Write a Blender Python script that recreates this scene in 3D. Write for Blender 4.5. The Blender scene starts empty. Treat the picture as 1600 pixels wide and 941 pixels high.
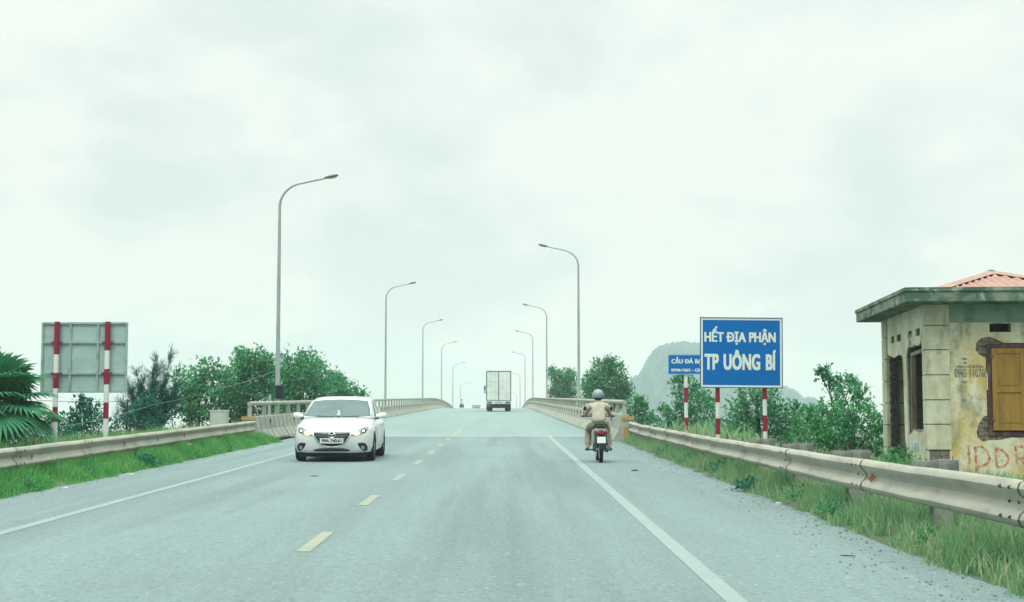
import bpy, bmesh, math, random
import numpy as np
from mathutils import Vector, Matrix
from mathutils.bvhtree import BVHTree
from mathutils.geometry import tessellate_polygon
R = math.radians
SC = bpy.context.scene
COL = SC.collection
# ------------------------------------------------------------------ camera
F, CX, HY, CAMH = 2420.0, 787.0, 668.0, 1.46      # photo focal length in px, road axis, horizon row, eye height
cam = bpy.data.cameras.new('camera')
camo = bpy.data.objects.new('camera', cam); COL.objects.link(camo)
cam.sensor_width = 36; cam.lens = 36*F/1600
cam.clip_start = .1; cam.clip_end = 6000
camo.location = (0, 0, CAMH)
camo.rotation_euler = (R(90)+math.atan((HY-470.5)/F), 0, -math.atan((800-CX)/F))
SC.camera = camo
# ------------------------------------------------------------------ sky, sun, exposure
SUN_EL, SUN_AZ = R(58), R(200)
W = bpy.data.worlds.new('World'); SC.world = W; W.use_nodes = True
nt = W.node_tree; nt.nodes.clear()
def N(t, **k):
    n = nt.nodes.new(t)
    for a, v in k.items(): setattr(n, a, v)
    return n
def wmath(op, a, b=None, c=None):
    n = N('ShaderNodeMath', operation=op)
    for i, v in enumerate((a, b, c)):
        if v is None: continue
        if isinstance(v, (int, float)): n.inputs[i].default_value = v
        else: nt.links.new(v, n.inputs[i])
    return n.outputs[0]
tc = N('ShaderNodeTexCoord'); sep = N('ShaderNodeSeparateXYZ'); nt.links.new(tc.outputs['Generated'], sep.inputs[0])
zc = wmath('MAXIMUM', sep.outputs[2], 0.0)
den = wmath('ADD', zc, .42)
com = N('ShaderNodeCombineXYZ')
nt.links.new(wmath('DIVIDE', sep.outputs[0], den), com.inputs[0]); nt.links.new(wmath('DIVIDE', sep.outputs[1], den), com.inputs[1])
com.inputs[2].default_value = 2.3
def wnoise(scale, detail, rough, dist=0):
    n = N('ShaderNodeTexNoise'); n.inputs['Scale'].default_value = scale; n.inputs['Detail'].default_value = detail
    n.inputs['Roughness'].default_value = rough; n.inputs['Distortion'].default_value = dist
    nt.links.new(com.outputs[0], n.inputs['Vector']); return n.outputs['Fac']
n1 = wnoise(3.0, 6, .5, .4); n2 = wnoise(8.5, 6, .5, .25)
cl = wmath('ADD', wmath('MULTIPLY', n1, .76), wmath('MULTIPLY', n2, .24))
mr = N('ShaderNodeMapRange', interpolation_type='SMOOTHSTEP'); nt.links.new(cl, mr.inputs['Value'])
mr.inputs['From Min'].default_value = .40; mr.inputs['From Max'].default_value = .58
mix = N('ShaderNodeMix', data_type='RGBA'); nt.links.new(mr.outputs[0], mix.inputs['Factor'])
mix.inputs['A'].default_value = (.585, .662, .642, 1); mix.inputs['B'].default_value = (.735, .768, .715, 1)
# fill light added: overcast zenith brightened steeply out of view, low sky nearly even
zenith_fill = wmath('ADD', .94, wmath('MULTIPLY', wmath('POWER', zc, 3.0), 3.6))
vm = N('ShaderNodeVectorMath', operation='SCALE'); nt.links.new(mix.outputs['Result'], vm.inputs[0]); nt.links.new(zenith_fill, vm.inputs['Scale'])
sky = N('ShaderNodeTexSky', sky_type='NISHITA', sun_disc=False, sun_elevation=SUN_EL, sun_rotation=SUN_AZ)
bg1 = N('ShaderNodeBackground'); bg1.inputs['Strength'].default_value = .1; nt.links.new(sky.outputs[0], bg1.inputs['Color'])
bg2 = N('ShaderNodeBackground'); bg2.inputs['Strength'].default_value = 1.0; nt.links.new(vm.outputs[0], bg2.inputs['Color'])
ms = N('ShaderNodeMixShader'); ms.inputs[0].default_value = .93
nt.links.new(bg1.outputs[0], ms.inputs[1]); nt.links.new(bg2.outputs[0], ms.inputs[2])
wo = N('ShaderNodeOutputWorld'); nt.links.new(ms.outputs[0], wo.inputs['Surface'])
sl = bpy.data.lights.new('sun', 'SUN'); sl.energy = 1.3; sl.angle = R(25); sl.color = (1, .97, .9)
so = bpy.data.objects.new('sun', sl); COL.objects.link(so)
sd = Vector((math.sin(SUN_AZ)*math.cos(SUN_EL), math.cos(SUN_AZ)*math.cos(SUN_EL), math.sin(SUN_EL)))
so.rotation_euler = sd.to_track_quat('Z', 'Y').to_euler()
SC.view_settings.view_transform = 'Standard'; SC.view_settings.look = 'None'
SC.view_settings.exposure = 0.40; SC.view_settings.gamma = 1
SC.cycles.use_denoising = True; SC.cycles.denoising_prefilter = 'ACCURATE'
SC.cycles.max_bounces = 6; SC.cycles.volume_bounces = 2; SC.cycles.transparent_max_bounces = 6

# ------------------------------------------------------------------ geometry of the place
def rz(y):                                   # road height: a 2 % climb that rolls over a crest
    return .02*y - (.00021*(y-180)**2 if y > 180 else 0)
def cx(y):                                   # the bridge bears very slightly left
    return -.003*(y-57) if y > 57 else 0.0
def at(px, py, d):                           # a point of the place seen at photo pixel px,py at depth d
    return Vector(((px-CX)/F*d, d, CAMH+(HY-py)/F*d))
SLOPE = math.atan(.02)

# ------------------------------------------------------------------ helpers
class MB:
    def __init__(s): s.v = []; s.f = []; s.m = []; s.mi = 0
    def add(s, vs, fs):
        o = len(s.v); s.v += [tuple(v) for v in vs]
        for f in fs: s.f.append(tuple(i+o for i in f)); s.m.append(s.mi)
        return s
    def box(s, c, d, rot=None, taper=1.0):
        x, y, z = d[0]/2, d[1]/2, d[2]/2
        vs = [Vector((a*x*(taper if k > 0 else 1), b*y*(taper if k > 0 else 1), k*z)) for k in (-1, 1) for a, b in ((-1, -1), (1, -1), (1, 1), (-1, 1))]
        if rot is not None: vs = [rot @ v for v in vs]
        c = Vector(c)
        return s.add([v+c for v in vs], [(3, 2, 1, 0), (4, 5, 6, 7), (0, 1, 5, 4), (1, 2, 6, 5), (2, 3, 7, 6), (3, 0, 4, 7)])
    def bx(s, x0, x1, y0, y1, z0, z1): return s.box(((x0+x1)/2, (y0+y1)/2, (z0+z1)/2), (x1-x0, y1-y0, z1-z0))
    def tube(s, pts, r, n=8, cap=True):
        pts = [Vector(p) for p in pts]
        rs = r if isinstance(r, (list, tuple)) else [r]*len(pts)
        t0 = (pts[1]-pts[0]).normalized()
        u = t0.orthogonal().normalized(); o = len(s.v)
        for i, p in enumerate(pts):
            t = (pts[min(i+1, len(pts)-1)]-pts[max(i-1, 0)]).normalized()
            u = (u-t*u.dot(t)).normalized(); w = t.cross(u)
            for k in range(n):
                a = 2*math.pi*k/n; s.v.append(tuple(p+(u*math.cos(a)+w*math.sin(a))*rs[i]))
        for i in range(len(pts)-1):
            for k in range(n):
                k2 = (k+1) % n
                s.f.append((o+i*n+k, o+i*n+k2, o+(i+1)*n+k2, o+(i+1)*n+k)); s.m.append(s.mi)
        if cap:
            s.f.append(tuple(o+k for k in reversed(range(n)))); s.m.append(s.mi)
            e = o+(len(pts)-1)*n
            s.f.append(tuple(e+k for k in range(n))); s.m.append(s.mi)
        return s
    def lathe(s, prof, c=(0, 0, 0), axis='z', n=16):       # prof: (r, h)
        o = len(s.v); c = Vector(c)
        for r, h in prof:
            for k in range(n):
                a = 2*math.pi*k/n; x, y = r*math.cos(a), r*math.sin(a)
                p = {'z': (x, y, h), 'x': (h, x, y), 'y': (y, h, x)}[axis]
                s.v.append(tuple(Vector(p)+c))
        for i in range(len(prof)-1):
            for k in range(n):
                k2 = (k+1) % n
                s.f.append((o+i*n+k, o+i*n+k2, o+(i+1)*n+k2, o+(i+1)*n+k)); s.m.append(s.mi)
        return s
    def loft(s, secs, closed=False, caps=False):
        n = len(secs[0]); o = len(s.v)
        for q in secs: s.v += [tuple(p) for p in q]
        for i in range(len(secs)-1):
            for k in range(n if closed else n-1):
                k2 = (k+1) % n
                s.f.append((o+i*n+k, o+i*n+k2, o+(i+1)*n+k2, o+(i+1)*n+k)); s.m.append(s.mi)
        if caps:
            s.f.append(tuple(o+k for k in reversed(range(n)))); s.m.append(s.mi)
            e = o+(len(secs)-1)*n
            s.f.append(tuple(e+k for k in range(n))); s.m.append(s.mi)
        return s
    def poly(s, loops, fn, depth):                        # polygon with holes in 2D, extruded; fn(a,b,t)->3D
        L = [[Vector((p[0], p[1], 0)) for p in l] for l in loops]
        tri = tessellate_polygon(L); flat = [p for l in L for p in l]
        o = len(s.v); n = len(flat)
        for p in flat: s.v.append(tuple(fn(p.x, p.y, 0)))
        for p in flat: s.v.append(tuple(fn(p.x, p.y, depth)))
        for t in tri:
            s.f.append((o+t[0], o+t[1], o+t[2])); s.m.append(s.mi)
            s.f.append((o+n+t[2], o+n+t[1], o+n+t[0])); s.m.append(s.mi)
        b = 0
        for l in L:
            for k in range(len(l)):
                a, c = b+k, b+(k+1) % len(l)
                s.f.append((o+a, o+c, o+n+c, o+n+a)); s.m.append(s.mi)
            b += len(l)
        return s
    def mesh(s, name, mats, smooth=False, fixn=True):
        me = bpy.data.meshes.new(name); me.from_pydata(s.v, [], s.f)
        mats = mats if isinstance(mats, (list, tuple)) else [mats]
        for m in mats: me.materials.append(m)
        if len(mats) > 1: me.polygons.foreach_set('material_index', s.m)
        if fixn:
            b = bmesh.new(); b.from_mesh(me); bmesh.ops.recalc_face_normals(b, faces=b.faces); b.to_mesh(me); b.free()
        if smooth:
            me.polygons.foreach_set('use_smooth', [True]*len(me.polygons))
            try: me.set_sharp_from_angle(angle=R(40))
            except Exception: pass
        me.update(); return me
    def build(s, name, mats, parent=None, smooth=False, loc=None, fixn=True):
        return link(name, s.mesh(name, mats, smooth, fixn), parent, loc)
def link(name, me, parent=None, loc=None, rot=None):
    o = bpy.data.objects.new(name, me); COL.objects.link(o)
    if parent: o.parent = parent
    if loc is not None: o.location = loc
    if rot is not None: o.rotation_euler = rot
    return o
def tag(o, label=None, cat=None, group=None, kind=None):
    if label: o['label'] = label
    if cat: o['category'] = cat
    if group: o['group'] = group
    if kind: o['kind'] = kind
    return o
def thing(name, label, cat, loc=(0, 0, 0), rot=(0, 0, 0), group=None):
    o = bpy.data.objects.new(name, None); COL.objects.link(o); o.empty_display_size = .2
    o.location = loc; o.rotation_euler = rot
    return tag(o, label, cat, group)
def copy_tree(o, parent=None):
    c = o.copy(); COL.objects.link(c); c.parent = parent
    for ch in [k for k in o.children]: copy_tree(ch, c)
    return c
def np_mesh(name, V, Fc, mat, smooth=False):
    V = np.asarray(V, np.float32); Fc = np.asarray(Fc, np.int32)
    me = bpy.data.meshes.new(name); k = Fc.shape[1]
    me.vertices.add(len(V)); me.vertices.foreach_set('co', V.ravel())
    me.loops.add(Fc.size); me.loops.foreach_set('vertex_index', Fc.ravel())
    me.polygons.add(len(Fc)); me.polygons.foreach_set('loop_start', np.arange(0, Fc.size, k, dtype=np.int32))
    me.polygons.foreach_set('loop_total', np.full(len(Fc), k, np.int32))
    me.materials.append(mat); me.update(calc_edges=True)
    if smooth: me.polygons.foreach_set('use_smooth', np.ones(len(Fc), bool))
    return me
# ------------------------------------------------------------------ materials
def mat(name, base, layers=(), rough=.75, metal=0.0, bump=0.0, bscale=40, spec=.3, emit=None, estr=0, island=None, transl=0, coat=0, alpha=None):
    """layers: (colour, (sx,sy,sz), lo, hi, amount) noise masks laid over the base colour"""
    m = bpy.data.materials.new(name); m.use_nodes = True
    t = m.node_tree; b = t.nodes['Principled BSDF']; out = t.nodes['Material Output']
    def nn(k, **kw):
        n = t.nodes.new(k)
        for a, v in kw.items(): setattr(n, a, v)
        return n
    b.inputs['Roughness'].default_value = rough; b.inputs['Metallic'].default_value = metal
    b.inputs['Specular IOR Level'].default_value = spec; b.inputs['Coat Weight'].default_value = coat
    b.inputs['Base Color'].default_value = (*base, 1)
    cur = None; tcn = None
    if layers or bump:
        tcn = nn('ShaderNodeTexCoord')
    for i, (c, sc, lo, hi, amt) in enumerate(layers):
        mp = nn('ShaderNodeMapping'); mp.inputs['Scale'].default_value = sc; mp.inputs['Location'].default_value = (i*3.7, i*1.3, i*7.1)
        t.links.new(tcn.outputs['Object'], mp.inputs[0])
        no = nn('ShaderNodeTexNoise'); no.inputs['Scale'].default_value = 1; no.inputs['Detail'].default_value = 7; no.inputs['Roughness'].default_value = .6
        t.links.new(mp.outputs[0], no.inputs['Vector'])
        r = nn('ShaderNodeMapRange'); r.inputs['From Min'].default_value = lo; r.inputs['From Max'].default_value = hi; r.inputs['To Max'].default_value = amt
        t.links.new(no.outputs['Fac'], r.inputs['Value'])
        mx = nn('ShaderNodeMix', data_type='RGBA'); t.links.new(r.outputs[0], mx.inputs['Factor'])
        if cur: t.links.new(cur, mx.inputs['A'])
        else: mx.inputs['A'].default_value = (*base, 1)
        mx.inputs['B'].default_value = (*c, 1); cur = mx.outputs['Result']
    if island:                                   # (colour, amount) varied piece by piece
        g = nn('ShaderNodeNewGeometry'); mx = nn('ShaderNodeMix', data_type='RGBA')
        mu = nn('ShaderNodeMath', operation='MULTIPLY'); mu.inputs[1].default_value = island[1]
        t.links.new(g.outputs['Random Per Island'], mu.inputs[0]); t.links.new(mu.outputs[0], mx.inputs['Factor'])
        if cur: t.links.new(cur, mx.inputs['A'])
        else: mx.inputs['A'].default_value = (*base, 1)
        mx.inputs['B'].default_value = (*island[0], 1); cur = mx.outputs['Result']
    if cur: t.links.new(cur, b.inputs['Base Color'])
    if bump:
        no = nn('ShaderNodeTexNoise'); no.inputs['Scale'].default_value = bscale; no.inputs['Detail'].default_value = 6
        t.links.new(tcn.outputs['Object'], no.inputs['Vector'])
        bp = nn('ShaderNodeBump'); bp.inputs['Strength'].default_value = bump; bp.inputs['Distance'].default_value = .02
        t.links.new(no.outputs['Fac'], bp.inputs['Height']); t.links.new(bp.outputs[0], b.inputs['Normal'])
    if emit:
        b.inputs['Emission Color'].default_value = (*emit, 1); b.inputs['Emission Strength'].default_value = estr
    if transl:
        tr = nn('ShaderNodeBsdfTranslucent'); mxs = nn('ShaderNodeMixShader'); mxs.inputs[0].default_value = transl
        if cur: t.links.new(cur, tr.inputs['Color'])
        else: tr.inputs['Color'].default_value = (*base, 1)
        t.links.new(b.outputs[0], mxs.inputs[1]); t.links.new(tr.outputs[0], mxs.inputs[2]); t.links.new(mxs.outputs[0], out.inputs['Surface'])
    return m
M = {}
M['asphalt'] = mat('asphalt', (.150, .206, .206), [((.185, .255, .25), (.5, .03, 1), .40, .66, .9), ((.115, .158, .158), (1.3, .035, 1), .47, .66, .75), ((.13, .18, .175), (.35, .25, 1), .52, .75, .6),
               ((.085, .14, .14), (11, 8, 11), .50, .70, .28), ((.065, .11, .115), (22, 12, 22), .52, .66, .48), ((.30, .37, .35), (24, 14, 24), .58, .70, .75), ((.06, .10, .105), (5, 3, 5), .68, .78, .45)], rough=.8, bump=.5, bscale=60, spec=.25)
M['deck'] = mat('deck_asphalt', (.18, .262, .252), [((.215, .285, .26), (.6, .02, 1), .4, .65, .9), ((.16, .225, .215), (.3, .1, 1), .52, .75, .6), ((.12, .18, .175), (18, 18, 18), .55, .75, .4)], rough=.8, bump=.3, bscale=50, spec=.25)
M['white_line'] = mat('worn_white_line', (.225, .288, .27), [((.185, .25, .24), (3, .6, 1), .48, .66, .7), ((.17, .23, .23), (14, 9, 9), .55, .72, .8), ((.17, .23, .23), (45, 45, 45), .56, .66, .6)], rough=.7)
M['yellow_line'] = mat('worn_yellow_line', (.265, .285, .20), [((.20, .25, .225), (3, 2.5, 1), .42, .60, .85), ((.17, .23, .22), (18, 9, 9), .5, .72, .8)], rough=.7)
M['faded_yellow'] = mat('faded_yellow_line', (.25, .285, .225), [((.24, .30, .275), (4, 1, 1), .4, .6, .9)], rough=.75)
M['joint'] = mat('expansion_joint', (.40, .47, .44), [((.35, .41, .39), (2, 8, 8), .45, .6, .7)], rough=.7)
M['soil'] = mat('verge_soil', (.075, .115, .075), [((.13, .14, .10), (.9, .9, .9), .5, .64, .8), ((.035, .085, .03), (.25, .25, .25), .45, .62, .7)], rough=.95, bump=.6, bscale=18)
M['conc'] = mat('barrier_concrete', (.33, .345, .28), [((.22, .25, .21), (.9, .9, 2.5), .46, .66, .8), ((.17, .2, .17), (4, 2.5, .9), .56, .76, .75), ((.10, .13, .115), (1.2, 1.2, 9), .62, .76, .5)], rough=.85, bump=.3, bscale=30)
M['pole'] = mat('galvanised_pole', (.33, .39, .37), [((.2, .25, .25), (4, 4, .6), .45, .65, .6)], rough=.55, metal=.3)
M['lamp'] = mat('lamp_housing', (.13, .16, .15), rough=.5, metal=.3)
M['lens'] = mat('lamp_lens', (.35, .38, .36), rough=.2)
M['beam'] = mat('guardrail_paint', (.37, .37, .30), [((.27, .285, .24), (.9, .9, 3), .42, .64, .85), ((.22, .205, .15), (3, 1.6, 7), .54, .74, .75), ((.13, .10, .07), (11, 7, 11), .63, .73, .7)], rough=.7, bump=.12, bscale=20)
M['rust'] = mat('rusty_metal', (.15, .07, .05), [((.07, .05, .045), (9, 9, 9), .45, .6, .8)], rough=.9)
M['rust_red'] = mat('faded_red_reflector', (.22, .05, .05), [((.10, .05, .045), (15, 15, 15), .45, .6, .8)], rough=.7)
M['orange'] = mat('orange_reflector', (.25, .14, .08), rough=.6)
M['bolt'] = mat('dark_bolt', (.09, .085, .07), rough=.7, metal=.4)
M['block'] = mat('grey_block', (.22, .24, .21), [((.09, .105, .095), (5, 5, 5), .45, .62, .8)], rough=.9, bump=.4)
M['yellow_conc'] = mat('yellow_painted_concrete', (.37, .26, .075), [((.30, .24, .12), (5, 5, 5), .48, .6, .9), ((.12, .12, .09), (2, 2, 6), .56, .7, .7)], rough=.85, bump=.3)
M['red'] = mat('red_paint', (.23, .006, .03), [((.16, .02, .035), (6, 6, 6), .45, .65, .7)], rough=.55)
M['white'] = mat('white_paint', (.62, .66, .62), [((.45, .49, .46), (4, 4, 2), .5, .7, .7)], rough=.55)
M['sign_blue'] = mat('sign_blue', (.0, .118, .38), [((.0, .135, .41), (3, 3, 3), .4, .7, .6)], rough=.6, spec=.08)
M['sign_white'] = mat('sign_white', (.62, .70, .64), [((.52, .61, .57), (30, 30, 30), .45, .6, .6)], rough=.5)
M['sign_back'] = mat('sign_back_sheet', (.32, .44, .415), [((.25, .36, .345), (1.5, 1.5, 3), .45, .65, .8), ((.40, .5, .46), (8, 8, 8), .55, .7, .5)], rough=.6, metal=.1)
M['sign_frame'] = mat('sign_frame_steel', (.27, .38, .36), [((.17, .23, .215), (5, 5, 5), .5, .66, .8)], rough=.6, metal=.1)
M['cabinet'] = mat('pale_cabinet', (.42, .47, .43), [((.3, .35, .32), (3, 3, 3), .45, .65, .7)], rough=.8)
M['cable'] = mat('cable', (.13, .2, .18), rough=.6)
M['dark'] = mat('dark_plastic', (.012, .02, .026), rough=.6, spec=.12)
M['rubber'] = mat('tyre_rubber', (.016, .024, .03), [((.035, .045, .048), (9, 9, 9), .5, .7, .5)], rough=.9, spec=.1)
M['rim'] = mat('alloy_rim', (.38, .42, .42), rough=.35, metal=.7)
M['chrome'] = mat('chrome', (.6, .65, .65), rough=.15, metal=1)
M['car_white'] = mat('white_car_paint', (.50, .54, .53), rough=.28, spec=.5, coat=.5)
M['car_glass'] = mat('car_glass', (.03, .09, .085), [((.02, .06, .06), (2.2, 2.2, 5), .45, .62, .85)], rough=.06, spec=.6)  # darker noise patches paint tree reflections into the glass colour
M['lamp_glass'] = mat('headlamp_lens', (.17, .21, .21), rough=.12, spec=.8)
M['lit'] = mat('lit_headlamp', (.10, .08, .05), rough=1, spec=0, emit=(1, .70, .45), estr=1.3)
M['plate'] = mat('plate_white', (.55, .6, .57), rough=.5)
M['black_text'] = mat('plate_black', (.03, .035, .035), rough=.6)
M['helmet'] = mat('helmet_grey', (.23, .31, .31), [((.16, .24, .24), (7, 7, 7), .4, .6, .6)], rough=.3, spec=.5)
M['shirt'] = mat('cream_shirt', (.42, .41, .32), [((.31, .30, .235), (9, 9, 5), .42, .62, .8)], rough=.9, bump=.6, bscale=14)
M['trousers'] = mat('khaki_trousers', (.24, .22, .155), [((.17, .16, .115), (8, 8, 6), .42, .62, .8)], rough=.9, bump=.6, bscale=16)
M['skin'] = mat('skin', (.33, .2, .14), rough=.6)
M['hair'] = mat('black_hair', (.012, .012, .014), rough=.6)
M['sandal'] = mat('dark_sandal', (.05, .045, .04), rough=.8)
M['tail_red'] = mat('tail_lamp_red', (.20, .006, .022), rough=.2, spec=.6)
M['bike_silver'] = mat('bike_silver', (.42, .5, .5), rough=.35, metal=.3)
M['engine'] = mat('engine_metal', (.10, .12, .12), rough=.5, metal=.5)
M['seat'] = mat('black_seat', (.015, .022, .025), rough=.55)
M['box_white'] = mat('truck_box', (.64, .70, .65), [((.42, .48, .445), (.5, .5, 2), .42, .66, .8)], rough=.6)
M['box_edge'] = mat('truck_box_edge', (.10, .135, .13), rough=.6)
M['plaster_y'] = mat('ochre_plaster', (.47, .37, .11), [((.54, .54, .39), (1.3, 1.3, 1.0), .43, .56, .95), ((.58, .60, .48), (3, 3, 2.2), .5, .64, .85), ((.33, .30, .17), (7, 7, 6), .50, .66, .7), ((.17, .18, .10), (2.5, 2.5, .9), .54, .70, .85), ((.13, .15, .10), (9, 9, 5), .62, .74, .6)], rough=.9, bump=.35, bscale=14)
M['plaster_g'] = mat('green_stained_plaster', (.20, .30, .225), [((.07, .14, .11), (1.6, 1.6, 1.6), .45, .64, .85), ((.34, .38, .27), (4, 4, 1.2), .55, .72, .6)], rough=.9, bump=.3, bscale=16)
M['plaster_w'] = mat('pale_lime_plaster', (.60, .63, .50), [((.40, .39, .23), (1.4, 1.4, .8), .46, .64, .75), ((.26, .25, .15), (8, 8, 6), .52, .66, .6), ((.15, .18, .14), (5, 5, 1), .55, .73, .75), ((.07, .085, .075), (2, 2, 3), .66, .8, .6)], rough=.9, bump=.35, bscale=14)
M['quoin'] = mat('quoin_plaster', (.50, .52, .39), [((.34, .34, .21), (1.6, 1.6, 1.6), .44, .62, .8), ((.15, .18, .13), (5, 5, 1.4), .54, .72, .75), ((.5, .51, .42), (7, 7, 7), .58, .72, .6)], rough=.9, bump=.35, bscale=16)
M['slab'] = mat('mossy_concrete', (.17, .235, .17), [((.055, .11, .085), (2.2, 2.2, 3), .42, .56, .95), ((.34, .36, .27), (5, 5, 6), .54, .64, .85), ((.05, .07, .06), (1.2, 1.2, 8), .57, .72, .7)], rough=.95, bump=.6, bscale=15)
M['brick'] = mat('old_brick', (.21, .18, .14), [((.10, .105, .085), (6, 6, 6), .42, .6, .85), ((.22, .2, .155), (11, 11, 11), .56, .7, .7)], rough=.95, bump=.6, bscale=25)
M['mortar'] = mat('grey_mortar', (.15, .155, .125), [((.08, .09, .075), (6, 6, 6), .42, .62, .8)], rough=.95, bump=.5)
M['inside'] = mat('inner_wall_painted_shade', (.03, .036, .034), [((.018, .022, .02), (2, 2, 2), .4, .6, .8)], rough=.95)  # shade of the closed interior put into the colour, near black
M['shutter'] = mat('ochre_shutter_wood', (.27, .165, .03), [((.19, .115, .025), (9, 9, 1.2), .42, .62, .85), ((.13, .105, .05), (14, 14, 3), .56, .72, .7)], rough=.8, bump=.25, bscale=30)
M['frame_wood'] = mat('dark_red_frame', (.065, .035, .035), [((.16, .10, .07), (6, 6, 2), .5, .66, .8)], rough=.85)
M['old_wood'] = mat('weathered_wood', (.26, .23, .155), [((.12, .105, .075), (7, 7, 1.5), .42, .62, .85)], rough=.9)
M['roof'] = mat('red_roof_sheet', (.33, .19, .15), [((.38, .27, .22), (3, 3, 3), .45, .65, .7), ((.27, .13, .11), (1, 1, 1), .55, .7, .6)], rough=.6)
M['graffiti'] = mat('red_graffiti', (.42, .12, .075), [((.48, .40, .25), (14, 14, 14), .44, .58, .85)], rough=.9)
M['stencil'] = mat('black_stencil', (.11, .135, .12), [((.36, .36, .27), (40, 40, 40), .5, .6, .8)], rough=.9)
M['stencil_faint'] = mat('faint_stencil', (.25, .28, .24), [((.45, .45, .35), (30, 30, 30), .45, .6, .9)], rough=.9)
M['poster'] = mat('faded_blue_stamp', (.25, .40, .46), [((.42, .46, .42), (20, 20, 20), .45, .6, .8)], rough=.9)
M['bark'] = mat('bark', (.03, .042, .035), [((.06, .07, .055), (6, 6, 2), .45, .65, .8)], rough=.95)
M['leaf'] = mat('tree_leaf', (.012, .18, .095), [((.065, .28, .11), (.7, .7, .7), .45, .62, .8)], rough=.7, spec=.04, island=((.12, .35, .14), .8), transl=.3)
M['leaf_light'] = mat('light_tree_leaf', (.012, .20, .08), [((.06, .28, .09), (.9, .9, .9), .42, .62, .8)], rough=.7, spec=.04, island=((.13, .36, .13), .75), transl=.33)
M['leaf_dark'] = mat('dark_tree_leaf', (.002, .11, .085), [((.012, .15, .095), (.8, .8, .8), .45, .62, .8)], rough=.7, spec=.04, island=((.05, .22, .13), .7), transl=.25)
M['needle'] = mat('feathery_needle', (.0, .085, .08), island=((.02, .17, .13), .7), rough=.8, transl=.2)
M['palm'] = mat('palm_leaf', (.025, .18, .085), [((.06, .25, .12), (1.5, 1.5, 1.5), .45, .62, .8)], rough=.55, spec=.2, island=((.06, .25, .10), .7), transl=.25)
M['grass'] = mat('green_grass', (.03, .25, .06), [((.13, .36, .09), (.8, .8, .8), .47, .6, .9), ((.008, .10, .045), (1.6, 1.6, 1.6), .55, .68, .8)], rough=.7, island=((.18, .42, .13), .7), transl=.4)
M['grass_dry'] = mat('drying_grass', (.065, .28, .11), [((.18, .36, .15), (.9, .9, .9), .45, .6, .9), ((.012, .11, .06), (1.4, 1.4, 1.4), .54, .68, .8)], rough=.75, island=((.36, .46, .26), .75), transl=.4)
M['grass_pale'] = mat('pale_seed_grass', (.22, .24, .14), island=((.42, .42, .28), .8), rough=.8, transl=.4)
M['gravel'] = mat('road_gravel', (.17, .22, .21), island=((.07, .10, .10), .9), rough=.9)
M['litter_white'] = mat('white_litter', (.42, .45, .43), rough=.7)
M['litter_dark'] = mat('dark_litter', (.05, .05, .045), rough=.8)
M['hill'] = mat('hill_forest', (.0, .06, .08), [((.015, .13, .11), (.06, .06, .06), .42, .6, .9), ((.02, .055, .04), (.25, .25, .25), .5, .66, .8), ((.34, .37, .33), (.13, .13, .05), .60, .70, .4)], rough=.95, bump=1.0, bscale=.5)

# ================================================================== THE SETTING
def grid(xs, ys, fn):
    V = [(x, y, fn(x, y)) for y in ys for x in xs]; n = len(xs)
    Fc = [(j*n+i, j*n+i+1, (j+1)*n+i+1, (j+1)*n+i) for j in range(len(ys)-1) for i in range(n-1)]
    return V, Fc
def sstep(a, b, x):
    t = max(0, min(1, (x-a)/(b-a))); return t*t*(3-2*t)
def wob(x, y): return math.sin(x*1.7+y*.9)*.5+math.sin(y*2.3-x*.7)*.3+math.sin(y*5.1+x*3.3)*.2
LOW = -2.6
def terrain(x, y):
    low = LOW+.4*math.sin(x*.05)*math.sin(y*.043)
    road = rz(y) if y < 60 else rz(60)
    if x < -1.7: e = sstep(-10.6, -16.5, x)
    else: e = sstep(6.6, 12, x)*(.10+.9*sstep(33, 44, y))
    inside = -7.15 < x < 3.75
    if -7.35 < x < 3.95 and y < 58:
        edge = min(x+7.35, 3.95-x)
        b = road+.05-.14*sstep(0, .42+.10*wob(x, y), edge)
    else: b = road+.05+.025*wob(x*2, y*2)
    e = max(e, sstep(50.5, 58, y))
    return b*(1-e)+low*e
xs = [-980, -500, -250, -120, -70, -45, -32, -24, -20, -17.5]+list(np.arange(-16.5, -6.4, .22))+[-6, -4, -1.7, 1, 3.0]+list(np.arange(3.2, 12.2, .2))+[13, 15, 18, 22, 30, 45, 70, 120, 250, 500, 980]
ys = [-120, -60, -30]+list(np.arange(-15, 60, .5))+[62, 66, 72, 80, 95, 120, 160, 220, 320, 480, 700, 1000, 1400, 1950]
V, Fc = grid([float(x) for x in xs], [float(y) for y in ys], terrain)
tag(link('ground', np_mesh('ground', V, Fc, M['soil'], True)), kind='structure')
def rsheet(name, x0, x1, y0, y1, m, dz, step=2.0, ncol=2):
    n = max(1, int(math.ceil((y1-y0)/step))); yy = [y0+(y1-y0)*k/n for k in range(n+1)]
    xx = [x0+(x1-x0)*k/(ncol-1) for k in range(ncol)]
    V = [(x+cx(y), y, rz(y)+dz) for y in yy for x in xx]
    Fc = [(j*ncol+i, j*ncol+i+1, (j+1)*ncol+i+1, (j+1)*ncol+i) for j in range(n) for i in range(ncol-1)]
    return tag(link(name, np_mesh(name, V, Fc, m)), kind='structure')
rsheet('road', -7.4, 4.0, -20, 57, M['asphalt'], 0, 1)
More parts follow.
